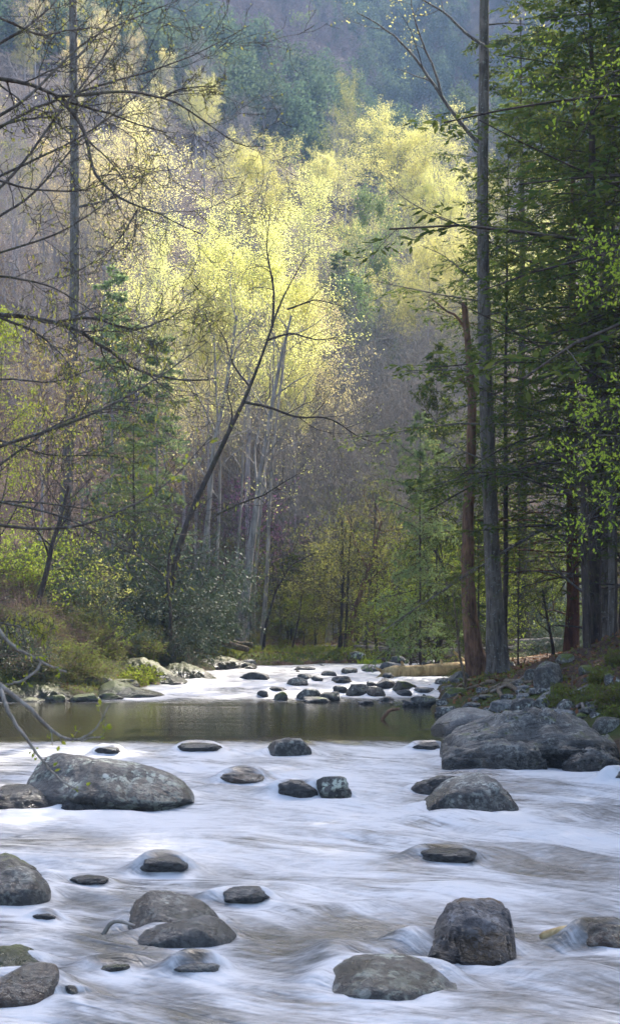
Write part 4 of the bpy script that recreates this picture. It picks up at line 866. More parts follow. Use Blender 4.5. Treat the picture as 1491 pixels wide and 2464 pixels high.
sm = [([(835,1570),(850,1480),(875,1400),(900,1330),(915,1260)], 79, 0.15, 0.06, 'leaning reddish brown trunk on the far bank behind the rapids', 'bark_snag'),
 ([(877,1575),(885,1480),(893,1380),(900,1290),(905,1180)], 80, 0.085, 0.04, 'slim grey trunk right of the leaning brown one', 'bark_grey'),
 ([(815,1575),(822,1480),(826,1380),(822,1250)], 79, 0.06, 0.03, 'left of two thin dark stems at the far bank', 'bark_dark'),
 ([(829,1573),(834,1480),(838,1370),(845,1250)], 79.5, 0.06, 0.03, 'right of two thin dark stems at the far bank', 'bark_dark'),
 ([(1000,1560),(1002,1480),(1005,1400),(1006,1300)], 88, 0.16, 0.12, 'stout pale trunk standing behind the driftwood pile', 'bark_pale'),
 ([(930,1585),(955,1520),(985,1470),(1000,1420),(1005,1380)], 74, 0.06, 0.02, 'leaning slim dark stem in front of the driftwood pile', 'bark_dark'),
 ([(1050,1590),(1060,1540),(1075,1490),(1078,1420),(1062,1350),(1020,1290),(985,1260)], 70, 0.11, 0.03, 'crooked dark little tree arching left over the grey logs', 'bark_dark'),
 ([(700,1575),(712,1520),(722,1470),(728,1420)], 78, 0.05, 0.02, 'thin dark sapling on the grassy far bank', 'bark_dark'),
 ([(632,1580),(640,1500),(665,1420),(700,1360),(760,1330)], 76, 0.07, 0.02, 'small forked dark tree at the left end of the far bank', 'bark_dark'),
 ([(92,1450),(112,1380),(128,1300),(150,1240),(165,1170)], 58, 0.12, 0.05, 'brown leaning trunk in the thicket at lower left', 'bark_dark'),
 ([(410,1475),(402,1400),(408,1320),(430,1260)], 64, 0.08, 0.04, 'thin mossy stem left of the leaning dark tree', 'bark_dark'),
 ([(1405,1668),(1412,1560),(1408,1420),(1400,1300),(1405,1100)], 44, 0.13, 0.05, 'slender dark trunk growing from the ferny bank at right', 'bark_dark'),
 ([(1470,1600),(1474,1450),(1472,1250),(1478,1000)], 47, 0.14, 0.09, 'grey lichened trunk nearest the right edge', 'bark_grey'),
 ([(1120,1640),(1105,1580),(1098,1500),(1088,1420)], 51, 0.05, 0.015, 'thin leaning stem with mossy bark before the brown snag', 'root'),
 ([(1330,1560),(1318,1500),(1305,1420)], 62, 0.07, 0.03, 'short crooked dark stem between the hemlock trunks', 'bark_dark')]
for i, (pts, Y, r0, r1, lab, bk) in enumerate(sm):
    limb_tree('small_tree', lab, (pts, Y, r0, r1), None, bk, 80+i, [tw(9, 0.4, 1, 55, 0.42, 6, 0.2, 0.02, 0.5), tw(5, 0.2, 1, 45, 0.5, 5), tw(4, 0.2, 1, 45, 0.5, 4)], 'leaf_under' if i not in (11, 12, 9, 10) else None, 4, 0.07, flare=1.35, leafspread=0.06)

# ------------------------------------------------------------------ left bank: ledges, shrubs
LEDGE = [([(285,1592),(305,1583),(335,1580),(375,1598),(415,1622),(458,1640)], 1646, 'dark layered ledge dipping right into the rapids, moss along its edges', 1.0, 61.5),
 ([(388,1608),(410,1597),(440,1596),(475,1607),(505,1622),(522,1632)], 1637, 'flat grey layered slab at the left edge of the upper rapids', 1.1, 66),
 ([(112,1612),(125,1597),(145,1596),(180,1614),(212,1634),(236,1656)], 1662, 'tilted pale layered slabs with yellow moss on the left bank', 0.8, 55),
 ([(170,1620),(195,1606),(230,1612),(262,1632),(280,1650)], 1656, 'upper tilted slab behind the pale layered slabs', 0.9, 58),
 ([(40,1650),(60,1634),(95,1638),(130,1652),(168,1670),(184,1684)], 1688, 'broken slab with white veins at the pool edge, left', 0.6, 51.5),
 ([(-40,1660),(-10,1646),(25,1648),(55,1664),(78,1684)], 1690, 'dark rock with a grassy cap at the left edge of the pool', 0.6, 50.5),
 ([(-60,1610),(-20,1596),(40,1606),(80,1622),(110,1640)], 1650, 'grey ledge under the red brown thicket at the left edge', 0.8, 54),
 ([(225,1600),(250,1576),(285,1572),(310,1590),(330,1612)], 1625, 'shadowed rock wall under the green shrubs on the left bank', 1.0, 62.5),
 ([(455,1605),(490,1584),(530,1580),(580,1590),(620,1603)], 1612, 'mossy layered outcrop between far rapids and far bank', 1.0, 72.5)]
for i, (pr_, rb, lab, dp, Y) in enumerate(LEDGE):
    loft_rock([(a_, b_+2) for a_, b_ in pr_], rb, 'rock_slab', lab, 200+i, dp, Y=None, name='ledge_slab', p=0.75, rough=0.05, lean=1.3, cuts=2, layer=(0.5, 5.0, 0.07), foam=(i < 2), nu=70, nv=40, below=0.6)
for i, (a, b, t_, bo, lab) in enumerate([(20,110,1676,1690,'low bright moss cushion at the left end of the pool edge'),(105,160,1672,1690,'yellow moss cushion in the middle of the pool edge'),(165,245,1668,1690,'bright moss cushion with grass at the right end of the pool edge'),(236,300,1668,1684,'dark stone beside the long mossy slab at the pool head')]):
    water_boulder(a, b, t_, bo, 'rock_moss', lab, 230+i, foam=False, dr=1.0, sub=4, rough=0.16)
def shrub(seed, H, nst, spread, n2, n3, leafn, size, aspect, droop=0.3, ls=0.06, base_r=0.03, out=35, up=0.04):
    rng = np.random.default_rng(seed); B = nst
    az = rng.random(B)*6.283; tl = np.radians(rng.uniform(8, out*1.6, B)); n = 8
    Dq = np.stack([np.cos(az)*np.sin(tl), np.sin(az)*np.sin(tl), np.cos(tl)], -1); P = np.zeros((B, n, 3)); P[:, 0, :2] = rng.normal(0, 0.14*spread, (B, 2))
    st = (H*rng.uniform(0.7, 1.15, B)/(n-1))[:, None]
    for j in range(1, n): Dq = unit(Dq+rng.normal(0, 0.14, (B, 3))+np.array([0, 0, -0.04])); P[:, j] = P[:, j-1]+Dq*st
    R = base_r*np.linspace(1, 0.3, n)[None]*rng.uniform(0.6, 1.1, (B, 1)); mb = MB().tubes(P, R, 4)
    A, AR = grow(rng, P, R, n2, 0.25, 1, 45, 0.42, 6, 0.2, up, 0.6); mb.tubes(A, np.maximum(AR, 0.006), 3)
    C, CR = grow(rng, A, AR, n3, 0.2, 1, 45, 0.45, 4, 0.22, up, 0.6); mb.tubes(C, np.maximum(CR, 0.005), 3)
    lv = leaves_on(rng, C, leafn, size, droop, ls, t0=0.45, aspect=aspect) if leafn else None
    return mb, lv, H
PR['rhodo'] = [proto('rhododendron', shrub(s, 4, 16, 1.3, 9, 6, 14, 0.15, 0.3, 0.7, 0.08), 'bark_dark', 'leaf_rhodo', 'foliage') for s in (301, 302)]
PR['thicket'] = [proto('bare_shrub', shrub(303, 3, 40, 1.8, 7, 3, 0, 0, 0, base_r=0.017, up=-0.03), 'twig_brown', None)]
PR['leafy'] = [proto('leafy_shrub', shrub(304, 3, 16, 1.5, 9, 6, 8, 0.085, 0.65, 0.1, 0.07), 'twig_brown', 'leaf_fresh', 'foliage')]
PR['low'] = [proto('low_shrub', shrub(306, 1.6, 26, 1.6, 8, 5, 10, 0.06, 0.6, 0.2, 0.06, base_r=0.01, out=42), 'twig_brown', 'leaf_under', 'foliage')]
PR['fern'] = [proto('bank_plant', shrub(305, 0.6, 16, 0.8, 5, 3, 7, 0.065, 0.6, 0.2, 0.03, base_r=0.006, out=45), 'twig_brown', 'leaf_fresh', 'foliage')]
for i, (rx, rt, Y, w, lab) in enumerate([(330,1150,72,1.0,'big rhododendron with shiny drooping leaves at the top of the left bank'),(405,1195,71,0.9,'shiny rhododendron right behind the leaning dark tree foot'),(275,1260,66,1.0,'rhododendron left of the biggest one, half in shade'),(355,1310,65,1.1,'rhododendron under the biggest one on the left bank'),
   (455,1270,74,1.0,'rhododendron between leaning tree and whitish trunk'),(505,1400,79,0.8,'low rhododendron around the base of the whitish trunk'),(240,1375,61,1.0,'dark glossy shrub over the shadowed rock wall'),(475,1400,72,1.2,'rhododendron spilling to the bank left of the thin grey trunk'),(415,1420,67,1.1,'glossy shrub at the foot of the leaning dark tree'),(545,1440,82,0.8,'dim rhododendron left of the widest pale trunk'),(190,1220,66,1.0,'rhododendron high on the left behind bare twigs'),(130,1330,61,1.0,'dark evergreen shrub behind the red brown thicket')]):
    place('rhodo', rx, rt, Y, lab, 'rhododendrons on the left bank', w=w*0.95, cat='shrub', k=i)
for rx, rt, Y, lab in [(60,1385,56,'red brown bare thicket at the left edge, right part'),(5,1420,54.5,'red brown bare thicket cut by the left edge'),(115,1440,56.5,'tangle of bare brown twigs over the pale slabs'),(165,1500,57,'low bare brown twigs above the tilted slabs'),(-40,1350,58,'tall bare brown twigs at the far left'),(220,1480,59,'grey brown twigs beside the dark glossy shrub'),(340,1500,64,'fine brown twigs hanging above the dark layered ledge')]:
    place('thicket', rx, rt, Y, lab, 'bare thickets on the left bank', w=1.1, cat='shrub')
for rx, rt, Y, lab, lf in [(25,1235,60,'yellow green leafing shrub at the left edge','leaf_fresh'),(90,1200,64,'leafing shrub behind the brown leaning trunk','leaf_fresh'),(215,1300,63,'olive leafing shrub beneath the lower left limbs','leaf_olive'),(245,1470,60,'small bright green shrub by the shadowed rock wall','leaf_fresh'),(300,1480,63.5,'feathery olive green shrub above the dark layered ledge','leaf_under'),(20,1500,54,'small green shrub in the red brown thicket','leaf_under'),(370,1530,66,'low green shrub on the ledge edge','leaf_under'),(150,1560,56,'tuft of green leaves on the tilted slabs','leaf_under'),(620,1500,84,'low green shrub behind the widest pale trunk','leaf_under'),(680,1520,83,'low green shrub on the far grassy bank','leaf_under'),(760,1500,86,'green shrub in the shade behind the far bank','leaf_under'),(940,1470,84,'green shrub behind the driftwood pile','leaf_under')]:
    place('leafy', rx, rt, Y, lab, None, w=1.2, cat='shrub', leaf=lf)
for rx, rt, Y, lab, kd, lf in [(10,1290,62,'dark evergreen shrub at the left edge behind the thickets','rhodo',None),(75,1300,64,'dark shrub left of the brown leaning trunk','rhodo',None),(160,1270,64,'dark shrub right of the brown leaning trunk','rhodo',None),(200,1440,60,'grey green shrub over the pale tilted slabs','leafy','leaf_under'),(290,1400,66,'dense dark shrub below the biggest rhododendron','rhodo',None),(365,1430,68,'dark shrub on the bank above the flat grey slab','rhodo',None),(55,1480,56,'dull green shrub at the foot of the red brown thicket','leafy','leaf_under'),(120,1510,57,'dull green shrub in front of the brown leaning trunk','leafy','leaf_under'),(430,1500,70,'dull green shrub on the bank above the mossy outcrop','leafy','leaf_under'),(330,1540,64.5,'green fringe of plants on top of the dark layered ledge','leafy','leaf_under')]:
    place(kd, rx, rt, Y, lab, None, w=1.1, cat='shrub', leaf=lf)
for rx, rt, Y, lab in [(40,1450,55,'tangle of bare brown twigs over the grassy capped rock'),(90,1500,53.5,'bare brown twigs leaning to the pool, left'),(280,1520,61,'bare twigs hanging over the shadowed rock wall'),(20,1330,60,'tall bare brown brush at the left edge'),(180,1380,62,'bare brown brush right of the brown leaning trunk')]:
    place('thicket', rx, rt, Y, lab, 'bare thickets on the left bank', w=1.2, cat='shrub')
for rx, rt, Y, lab, kd in [(1090,1440,86,'dark evergreen shrub behind the crooked little tree','rhodo'),(1170,1400,92,'dark evergreen shrub deep between snag and tall grey trunk','rhodo'),(1235,1430,88,'dark evergreen shrub behind the thin dark pole','rhodo'),(1300,1400,93,'dark evergreen shrub behind the grey logs on the right','rhodo'),(1360,1450,86,'dark evergreen shrub behind the reddish hemlock trunk','rhodo'),(1420,1420,80,'dark evergreen shrub between the big hemlock trunks','rhodo'),(1030,1450,92,'dark evergreen shrub behind the driftwood pile','rhodo'),(1330,1480,72,'glossy green shrub in front of the grey logs','rhodo'),(1270,1250,98,'dim young hemlock behind the sunlit yellow understory','young_hemlock'),(1120,1280,96,'dim young hemlock seen left of the tall grey trunk foot','young_hemlock'),(1380,1250,96,'dim young hemlock in the gap of the hemlock trunks','young_hemlock')]:
    place(kd, rx, rt, Y, lab, None, w=1.3, cat='shrub' if kd == 'rhodo' else 'tree')
place('young_hemlock', 320, 1390, 66, 'young hemlock draping over the left bank', w=1.2)
place('young_hemlock', 240, 1440, 62, 'small young hemlock beside the glossy shrub on the left bank', w=1.3)
# ------------------------------------------------------------------ right bank
def Y_ground(rx, rb):
    Y = np.linspace(24, 120, 1400); g_ = ground(wx(rx, Y), Y); r = HY+(CAMZ-g_)/Y*FR
    i = np.argmax(r <= rb); return float(Y[i])
def bank_boulder(rx0, rx1, rt, rb, m, label, seed, name='boulder', group=None, dr=0.85, **k):
    Y = Y_ground((rx0+rx1)/2, rb); hx = (rx1-rx0)/2/FR*Y; y = Y+hx*dr*0.7; x = wx((rx0+rx1)/2, y); top = wz(rt, y); g_ = gz(x, y); hz = max((top-g_)*0.75, 0.08)
    V, F = boulder_verts(seed, hx, hx*dr, hz, 4, 5, 0.09, 0.82); return put_rock(name, V, F, x, y, top-hz, m, label, group, wet=False)
for i, (a, b, t_, bo, m, lab) in enumerate([(1174,1254,1683,1712,'rock_smooth','smooth grey dome behind the whaleback boulder'),(1220,1302,1680,1728,'rock_spot','dark pointed boulder dotted with pale lichen, right bank'),(1276,1358,1662,1712,'rock_grey','rounded grey boulder with a tan top, right bank'),(1330,1386,1683,1714,'rock_spot','brown boulder right of the grey one with a tan top'),(1280,1412,1706,1732,'rock_smooth','flat smooth slab behind the huge ledge'),
   (1260,1295,1610,1638,'rock_bank','block shaped stone near the foot of the tall grey trunk'),(1282,1362,1592,1656,'rock_bank','big mossy boulder slumped against the right bank'),(1336,1382,1573,1598,'rock_moss','mossy boulder on top of the right bank'),(1242,1278,1648,1660,'rock_smooth','small grey stone right of the flared roots'),(1266,1308,1655,1670,'rock_smooth','flat grey stone right of the flared roots'),(1238,1270,1657,1672,'rock_grey','small stone below the flared roots'),(1240,1278,1668,1684,'rock_smooth','grey stone above the smooth dome'),(1312,1348,1654,1668,'rock_grey','small stone above the grey boulder with a tan top'),
   (1440,1478,1664,1682,'rock_bank','mossy stone high on the ferny bank'),(1462,1500,1676,1694,'rock_moss','moss covered stone at the right edge above the ledge'),(1452,1482,1620,1648,'rock_moss','dark mossy stone under the lichened trunk'),(1110,1160,1690,1706,'rock_dark','dark flat stone behind the whaleback boulder'),(1150,1195,1670,1682,'rock_bank','low stone among the roots'),(1395,1440,1700,1720,'rock_bank','stone half buried behind the right end of the ledge'),(1420,1500,1725,1765,'rock_bank','shaded boulder at the right edge behind the ledge'),(1390,1430,1600,1622,'rock_moss','small mossy rock on the bank slope'),(1080,1130,1615,1640,'rock_bank','rounded rock under the stub end of the trunk'),(1190,1240,1590,1606,'rock_bank','stone between tall trunk and fallen trunk')]):
    bank_boulder(a, b, t_, bo, m, lab, 300+i)
gr = random.Random(8)
for k in range(34):
    rx = gr.uniform(0, 560); Yq = gr.uniform(50.5, 73)
    dq = float(sdist(np.array([wx(rx, Yq)]), np.array([Yq]))[0])
    if dq < -0.2 or dq > 2.4 or wx(rx, Yq) > 0: continue
    x_ = wx(rx, Yq); h_ = gr.uniform(0.15, 0.42); V, F = boulder_verts(700+k, h_*gr.uniform(1.1, 2.0), h_, h_*0.7, 3, 7, 0.14, 0.7, layers=0.2)
    put_rock('stone', V, F, x_, Yq, gz(x_, Yq)+h_*0.1, gr.choice(['rock_slab', 'rock_bank', 'rock_slab', 'rock_moss']), 'broken mossy stone among many along the left bank', 'broken stones along the left bank', wet=False, rz=gr.uniform(-.4, .4))
for k in range(60):
    rx = gr.uniform(1060, 1490); rb = gr.uniform(1640, 1735); w = gr.uniform(12, 34)
    Yq = Y_ground(rx, rb)
    if float(sdist(np.array([wx(rx, Yq)]), np.array([Yq]))[0]) < 0: continue
    bank_boulder(rx-w/2, rx+w/2, rb-w*gr.uniform(0.35, 0.6), rb, gr.choice(['rock_bank', 'rock_moss', 'rock_grey', 'rock_spot']), 'loose stone among many on the right bank', 400+k, name='stone', group='loose stones on the right bank')
for k in range(20):
    rx = gr.uniform(1330, 1500); rb = gr.uniform(1600, 1730)
    Y = Y_ground(rx, rb); place('fern', rx, 0, Y, 'small green leafy plant among many on the right bank', 'green plants on the right bank', w=1.1, cat='plant', hgt=gr.uniform(0.2, 0.5), leaf='leaf_under')
for k in range(30):
    rx = gr.uniform(20, 560); Y = gr.uniform(52, 75)
    if float(sdist(np.array([wx(rx, Y)]), np.array([Y]))[0]) < 0.2: continue
    place('fern', rx, 0, Y, 'small green leafy plant among many on the left bank', 'green plants on the left bank', w=1.3, cat='plant', hgt=gr.uniform(0.3, 0.7))
lg = random.Random(21); k = 0
while k < 46:
    rx = lg.uniform(-60, 560); Yq = lg.uniform(50, 80); x_ = wx(rx, Yq); dq = float(sdist(np.array([x_]), np.array([Yq]))[0])
    if dq < 0.9 or dq > 5.5: continue
    r_ = place('low', rx, 0, Yq, 'low green and brown shrub among many covering the left bank', 'low shrubs on the left bank', w=lg.uniform(0.9, 1.3), cat='shrub', hgt=lg.uniform(0.7, 1.7), leaf=lg.choice(['leaf_under', 'leaf_rhodo', 'leaf_under', 'leaf_rhodo', 'leaf_under'])); k += 1
# roots around the foot of the tall grey tree and along the bank
def ground_line(pts, n=14, lift=0.03):
    """layout points on the ground -> polyline that lies on it"""
    P = []
    for rx, rb in pts:
        Y = Y_ground(rx, rb); P.append((wx(rx, Y), Y, gz(wx(rx, Y), Y)+lift))
    P = resample(P, n); g_ = ground(P[:, 0], P[:, 1]); P[:, 2] = np.maximum(P[:, 2], g_+lift); return P
def woody(name, P, r0, r1, m, label, cat, seed, stubs=(), k=9, taper=1.0, rough=0.12, group=None):
    """a log, stick or root: tapered, knobbly, with closed ends; stubs: (t, vector, r, cid)"""
    P = resample(P, 26); n = 26; t = np.linspace(0, 1, n); R = r0+(r1-r0)*t**taper
    R[0] *= 0.75; R[-1] *= 0.7
    V, F = tubes(P[None], R[None], k); ax = np.repeat(P, k, 0); rr = fbm(V/max(r0*2.2, .03), seed, 3); V = ax+(V-ax)*(1+rough*2*rr)[:, None]
    org = P[0]; mb = MB(); mb.add(V-org, F)
    c0 = len(V); caps = np.stack([P[0], P[-1]])-org; tri = [[0, j, (j+1) % k] for j in range(0)]
    a = np.arange(k); mb.V.append(caps); mb.n += 2
    mb.F[3].append(np.stack([np.full(k, c0), (a+1) % k, a], -1)); e = (n-1)*k
    mb.F[3].append(np.stack([np.full(k, c0+1), e+a, e+(a+1) % k], -1))
    o = link(name, mb.mesh(name, [M[m]]), loc=org); tag(o, label, cat, group)
    for i, (ts_, vec, r) in enumerate(stubs):
        p0 = P[int(ts_*(n-1))]; v = np.array(vec, float); q = np.stack([p0+v*s+np.array([0.10*math.sin(s*3+i), 0, 0])*np.linalg.norm(v)*s for s in np.linspace(0, 1, 8)])
        V2, F2 = tubes(q[None], (r*np.linspace(1, 0.45, 8))[None], 7); sb = link('stub', mesh_np('stub', V2-org, [F2], [M[m]]), o)
    return o
ROOTS = [[(1205,1655),(1175,1668),(1150,1678),(1125,1690)], [(1210,1652),(1240,1662),(1262,1690)], [(1190,1648),(1150,1655),(1115,1662),(1090,1690)], [(1215,1645),(1265,1648),(1300,1640)], [(1200,1660),(1200,1672),(1215,1692)], [(1130,1640),(1105,1655),(1085,1675)]]
for i, p_ in enumerate(ROOTS): woody('tree_root', ground_line(p_), 0.085, 0.025, 'root', ['gnarled root running left from the tall grey trunk','root curling right of the tall grey trunk foot','long root reaching left to the waterline','thick root pointing right along the bank','short root under the tall grey trunk','root from the brown snag down to the water'][i], 'root', 500+i)
for i, (p_, lab) in enumerate([([(1385,1712),(1400,1700),(1404,1722)], 'bent bare root poking from the ferns above the ledge'), ([(1430,1700),(1455,1690),(1485,1700)], 'grey root snaking along the ferny bank'), ([(1362,1690),(1385,1672),(1420,1655)], 'pale dead branch lying on the mossy bank'), ([(1180,1672),(1240,1650),(1265,1632)], 'thin stick leaning on the roots of the tall grey trunk')]):
    woody('dead_branch', ground_line(p_, lift=0.06), 0.045, 0.02, 'log_grey', lab, 'branch', 520+i)
# ------------------------------------------------------------------ fallen trunks and driftwood
log = woody('fallen_log', lay([(925,1622,63),(1010,1617,63.5),(1080,1612,64),(1140,1606,65),(1240,1597,67),(1345,1588,69)], 63, 20), 0.27, 0.22, 'log_tan', 'tan barkless fallen trunk with broken stubs lying across the rapids edge', 'log', 540,
  [(0.10, (-0.1, 0, 0.42), 0.10), (0.24, (0.05, -0.1, 0.40), 0.08), (0.40, (-0.55, 0, 0.62), 0.085), (0.46, (0.0, 0.05, 0.5), 0.07), (0.2, (0.1, -0.25, -0.35), 0.06), (0.31, (0.25, -0.2, -0.4), 0.05), (0.02, (-0.35, 0, -0.2), 0.10), (0.03, (-0.3, -0.1, 0.2), 0.09)], k=14, rough=0.08)
for pts, Y, r0, r1, lab in [([(1055,1556),(1200,1552),(1350,1545)], 76, 0.24, 0.20, 'upper of the long grey logs lying behind the right trunks'), ([(1060,1570),(1200,1567),(1330,1553)], 74, 0.17, 0.15, 'lower of the long grey logs behind the right trunks'), ([(945,1564),(1000,1571),(1072,1577)], 77, 0.19, 0.15, 'grey log in front of the driftwood pile'), ([(850,1557),(930,1562),(990,1565)], 79, 0.10, 0.08, 'thin grey log left of the driftwood pile'),
    ([(640,1561),(740,1558),(840,1556)], 84, 0.09, 0.07, 'thin pale log lying on the far bank, centre'), ([(440,1500),(490,1528),(560,1556),(600,1564)], 72, 0.20, 0.12, 'mossy fallen log sloping down the left bank'), ([(535,1548),(570,1553),(608,1555)], 76, 0.20, 0.17, 'dark rotten log end behind the mossy outcrop'), ([(940,1541),(1010,1537),(1080,1540)], 84, 0.16, 0.12, 'log at the back of the driftwood pile'), ([(1010,1500),(1060,1520),(1130,1535)], 84, 0.10, 0.07, 'slanting thin log behind the driftwood pile'), ([(1225,1612),(1270,1606),(1330,1612)], 60, 0.12, 0.10, 'mossy brown log on the bank right of the tall grey trunk'), ([(1150,1600),(1185,1628),(1225,1630)], 58, 0.10, 0.07, 'brown root log between snag and tall grey trunk')]:
    woody('fallen_log', lay(pts, Y, 16), r0, r1, 'log_grey' if 'mossy' not in lab else 'root', lab, 'log', int(pts[0][0])+3, [(0.3, (0.1, -0.1, 0.35), r1*0.4)], k=12)
rr_ = np.random.default_rng(5); mbp = MB()
for _ in range(120):
    Y = rr_.uniform(76, 84); rx = rr_.uniform(900, 1075); x = wx(rx, Y); z = gz(x, Y)+rr_.uniform(0.02, 0.75)*math.exp(-((rx-1000)/70)**2); L = rr_.uniform(0.5, 2.2); a = rr_.uniform(-0.5, 0.5)
    d = np.array([math.cos(a), rr_.uniform(-.4, .4), rr_.normal(0, 0.16)])*L/2
    mbp.tubes(np.stack([np.array([x, Y, z])+d*s+rr_.normal(0, 0.02, 3) for s in (-1, -.3, .3, 1)])[None], (rr_.uniform(0.015, 0.06)*np.array([1, .9, .8, .5]))[None], 5)
link('driftwood_pile', mbp.mesh('driftwood_pile', [M['log_grey']]), kind='stuff')
Ys = Y_of(1733); woody('driftwood_stick', lay([(917,1737),(926,1722),(936,1710),(947,1708),(962,1707)], Ys, 14), 0.05, 0.03, 'bark_snag', 'crooked brown stick standing up out of the still pool', 'stick', 560, k=7)
Ys = Y_of(2252); woody('driftwood_stick', lay([(246,2254),(254,2243),(262,2226),(276,2217),(292,2219),(308,2224),(325,2229)], Ys, 16), 0.021, 0.012, 'bark_pale', 'bleached bent stick caught against the paired boulders', 'stick', 561, k=8)
Ys = Y_of(2258); woody('sunken_log', lay([(1300,2262),(1340,2248),(1400,2240),(1470,2232),(1560,2222)], Ys, 16), 0.05, 0.06, 'log_tan', 'slim brown log awash at the right edge of the foreground', 'log', 562, k=8)
# ------------------------------------------------------------------ grass, litter (nobody could count it)
def blades(n, fx_, fy_, h, w, m, name, seed, cond=None, wide=0.5):
    g = np.random.default_rng(seed); X, Y = fx_(g, n), fy_(g, n); d = sdist(X, Y); keep = (d > 0.15)&(d < 9)
    X, Y = X[keep], Y[keep]; Z = ground(X, Y); P = np.stack([X, Y, Z-0.02], -1); K = len(X)
    Dv = np.stack([g.normal(0, wide, K), g.normal(0, wide, K), np.ones(K)], -1); Nn = g.normal(0, 1, (K, 3)); Nn[:, 2] *= 0.2
    L = h*g.uniform(0.4, 1.3, K)*(0.6+0.8*sstep(-0.3, 0.4, fbm(np.stack([X, Y, 0*X], -1)*0.9, seed, 3))); V, F = leaf_quads(P, Dv, Nn, L, np.full(K, w)*g.uniform(.6, 1.3, K))
    link(name, mesh_np(name, V, [F], [M[m]], smooth=False), kind='stuff')
blades(16000, lambda g, n: g.uniform(-5, 8, n), lambda g, n: g.uniform(70, 88, n), 0.20, 0.045, 'leaf_under', 'grass', 1)
blades(2600, lambda g, n: g.uniform(-9.8, -3.5, n), lambda g, n: g.uniform(49.5, 58, n), 0.14, 0.035, 'leaf_under', 'grass', 2)
blades(2600, lambda g, n: g.uniform(4, 10, n), lambda g, n: g.uniform(33, 60, n), 0.13, 0.04, 'leaf_under', 'ground_cover', 3, wide=1.2)
tg = np.random.default_rng(3); n = 260; xx = wx(890, 71)+tg.normal(0, 0.22, n); yy = 71.0+tg.normal(0, 0.15, n)
V, F = leaf_quads(np.stack([xx, yy, np.full(n, level(71)+0.1)], -1), np.stack([tg.normal(0, .5, n), tg.normal(0, .5, n), np.ones(n)], -1), tg.normal(0, 1, (n, 3)), tg.uniform(.15, .34, n), np.full(n, .03))
o = link('grass_tuft', mesh_np('grass_tuft', V, [F], [M['leaf_fresh']], smooth=False)); o['kind'] = 'stuff'; o.name = 'grass'
def litter_mat():
    return leaf_mat('leaf_litter', (0.22, 0.11, 0.055), (0.13, 0.07, 0.04), 0.1, hue=0.03)
M['litter'] = litter_mat()
g = np.random.default_rng(9); n = 30000; Y = g.uniform(34, 100, n); X = g.uniform(-0.24, 0.24, n)*Y; d = sdist(X, Y); X, Y = X[d > 0.5], Y[d > 0.5]; K = len(X)
V, F = leaf_quads(np.stack([X, Y, ground(X, Y)+0.02], -1), np.stack([g.normal(0, 1, K), g.normal(0, 1, K), g.normal(0, .35, K)], -1), np.stack([g.normal(0, .4, K), g.normal(0, .4, K), np.ones(K)], -1), g.uniform(.08, .18, K), g.uniform(.05, .1, K))
link('leaf_litter', mesh_np('leaf_litter', V, [F], [M['litter']], smooth=False), kind='stuff')
# ------------------------------------------------------------------ limbs overhanging from the near banks
def OH(*pts): return list(pts)
over1 = [(OH((-160,60,14),(-20,205,14),(45,185,14),(95,212,14),(140,232,14.3),(200,262,14.4),(260,270,14.6),(330,300,14.8),(400,320,15)), 14, 0.0234, 0.0048), (OH((135,232,14),(188,275,14),(205,310,14),(215,370,13.8),(228,430,13.6),(290,480,13.4),(350,505,13.2),(400,515,13),(440,555,13),(490,566,13)), 14, 0.0187, 0.0032),
 (OH((140,232,14),(200,230,14),(300,216,14.4),(390,236,15),(430,242,15.2),(480,285,15.4),(530,315,15.6),(556,346,15.8),(600,358,16),(655,350,16.2)), 14, 0.0156, 0.0032), (OH((395,232,15),(430,215,15),(480,208,15.2),(516,210,15.4)), 15, 0.0086, 0.0032),
 (OH((-80,320,13),(0,278,13),(60,246,13),(150,150,13.4),(215,90,13.6),(330,40,14),(430,0,14.3)), 13, 0.0140, 0.0032), (OH((-80,370,14),(0,300,14),(120,244,14.2),(270,196,14.5),(400,160,15),(500,118,15.2),(600,62,15.5)), 14, 0.0140, 0.0032),
 (OH((-60,500,13),(0,460,13),(60,390,13),(120,300,13),(170,240,13.2),(240,150,13.5),(300,60,13.8),(340,-20,14)), 13, 0.0125, 0.0040), (OH((-60,450,15),(0,425,15),(100,376,15),(200,330,15.3),(290,262,15.6),(360,200,16),(420,120,16)), 15, 0.0125, 0.0032),
 (OH((-60,560,13),(0,517,13),(70,480,13),(130,410,13),(205,322,13.3),(260,300,13.5)), 13, 0.0117, 0.0032), (OH((-60,425,12.5),(0,432,12.5),(60,456,12.5),(200,462,12.5),(270,432,12.6),(330,405,12.7)), 12.5, 0.0101, 0.0024), (OH((-40,320,13),(30,292,13),(90,283,13),(140,282,13)), 13, 0.0117, 0.0048),
 (OH((-50,130,14),(60,70,14),(120,20,14.2),(170,-40,14.5)), 14, 0.0140, 0.0040), (OH((-50,20,13),(40,60,13),(100,90,13),(160,72,13.2),(240,66,13.4)), 13, 0.0109, 0.0032), (OH((-40,620,15),(60,590,15),(150,560,15),(240,500,15.2),(320,430,15.5),(380,410,15.5)), 15, 0.0109, 0.0024),
 (OH((200,330,14),(260,380,14),(310,450,14.2),(330,520,14.4),(320,590,14.5)), 14, 0.0078, 0.0024), (OH((330,505,13),(300,560,13),(250,620,13),(170,660,13)), 13, 0.0070, 0.0024)]
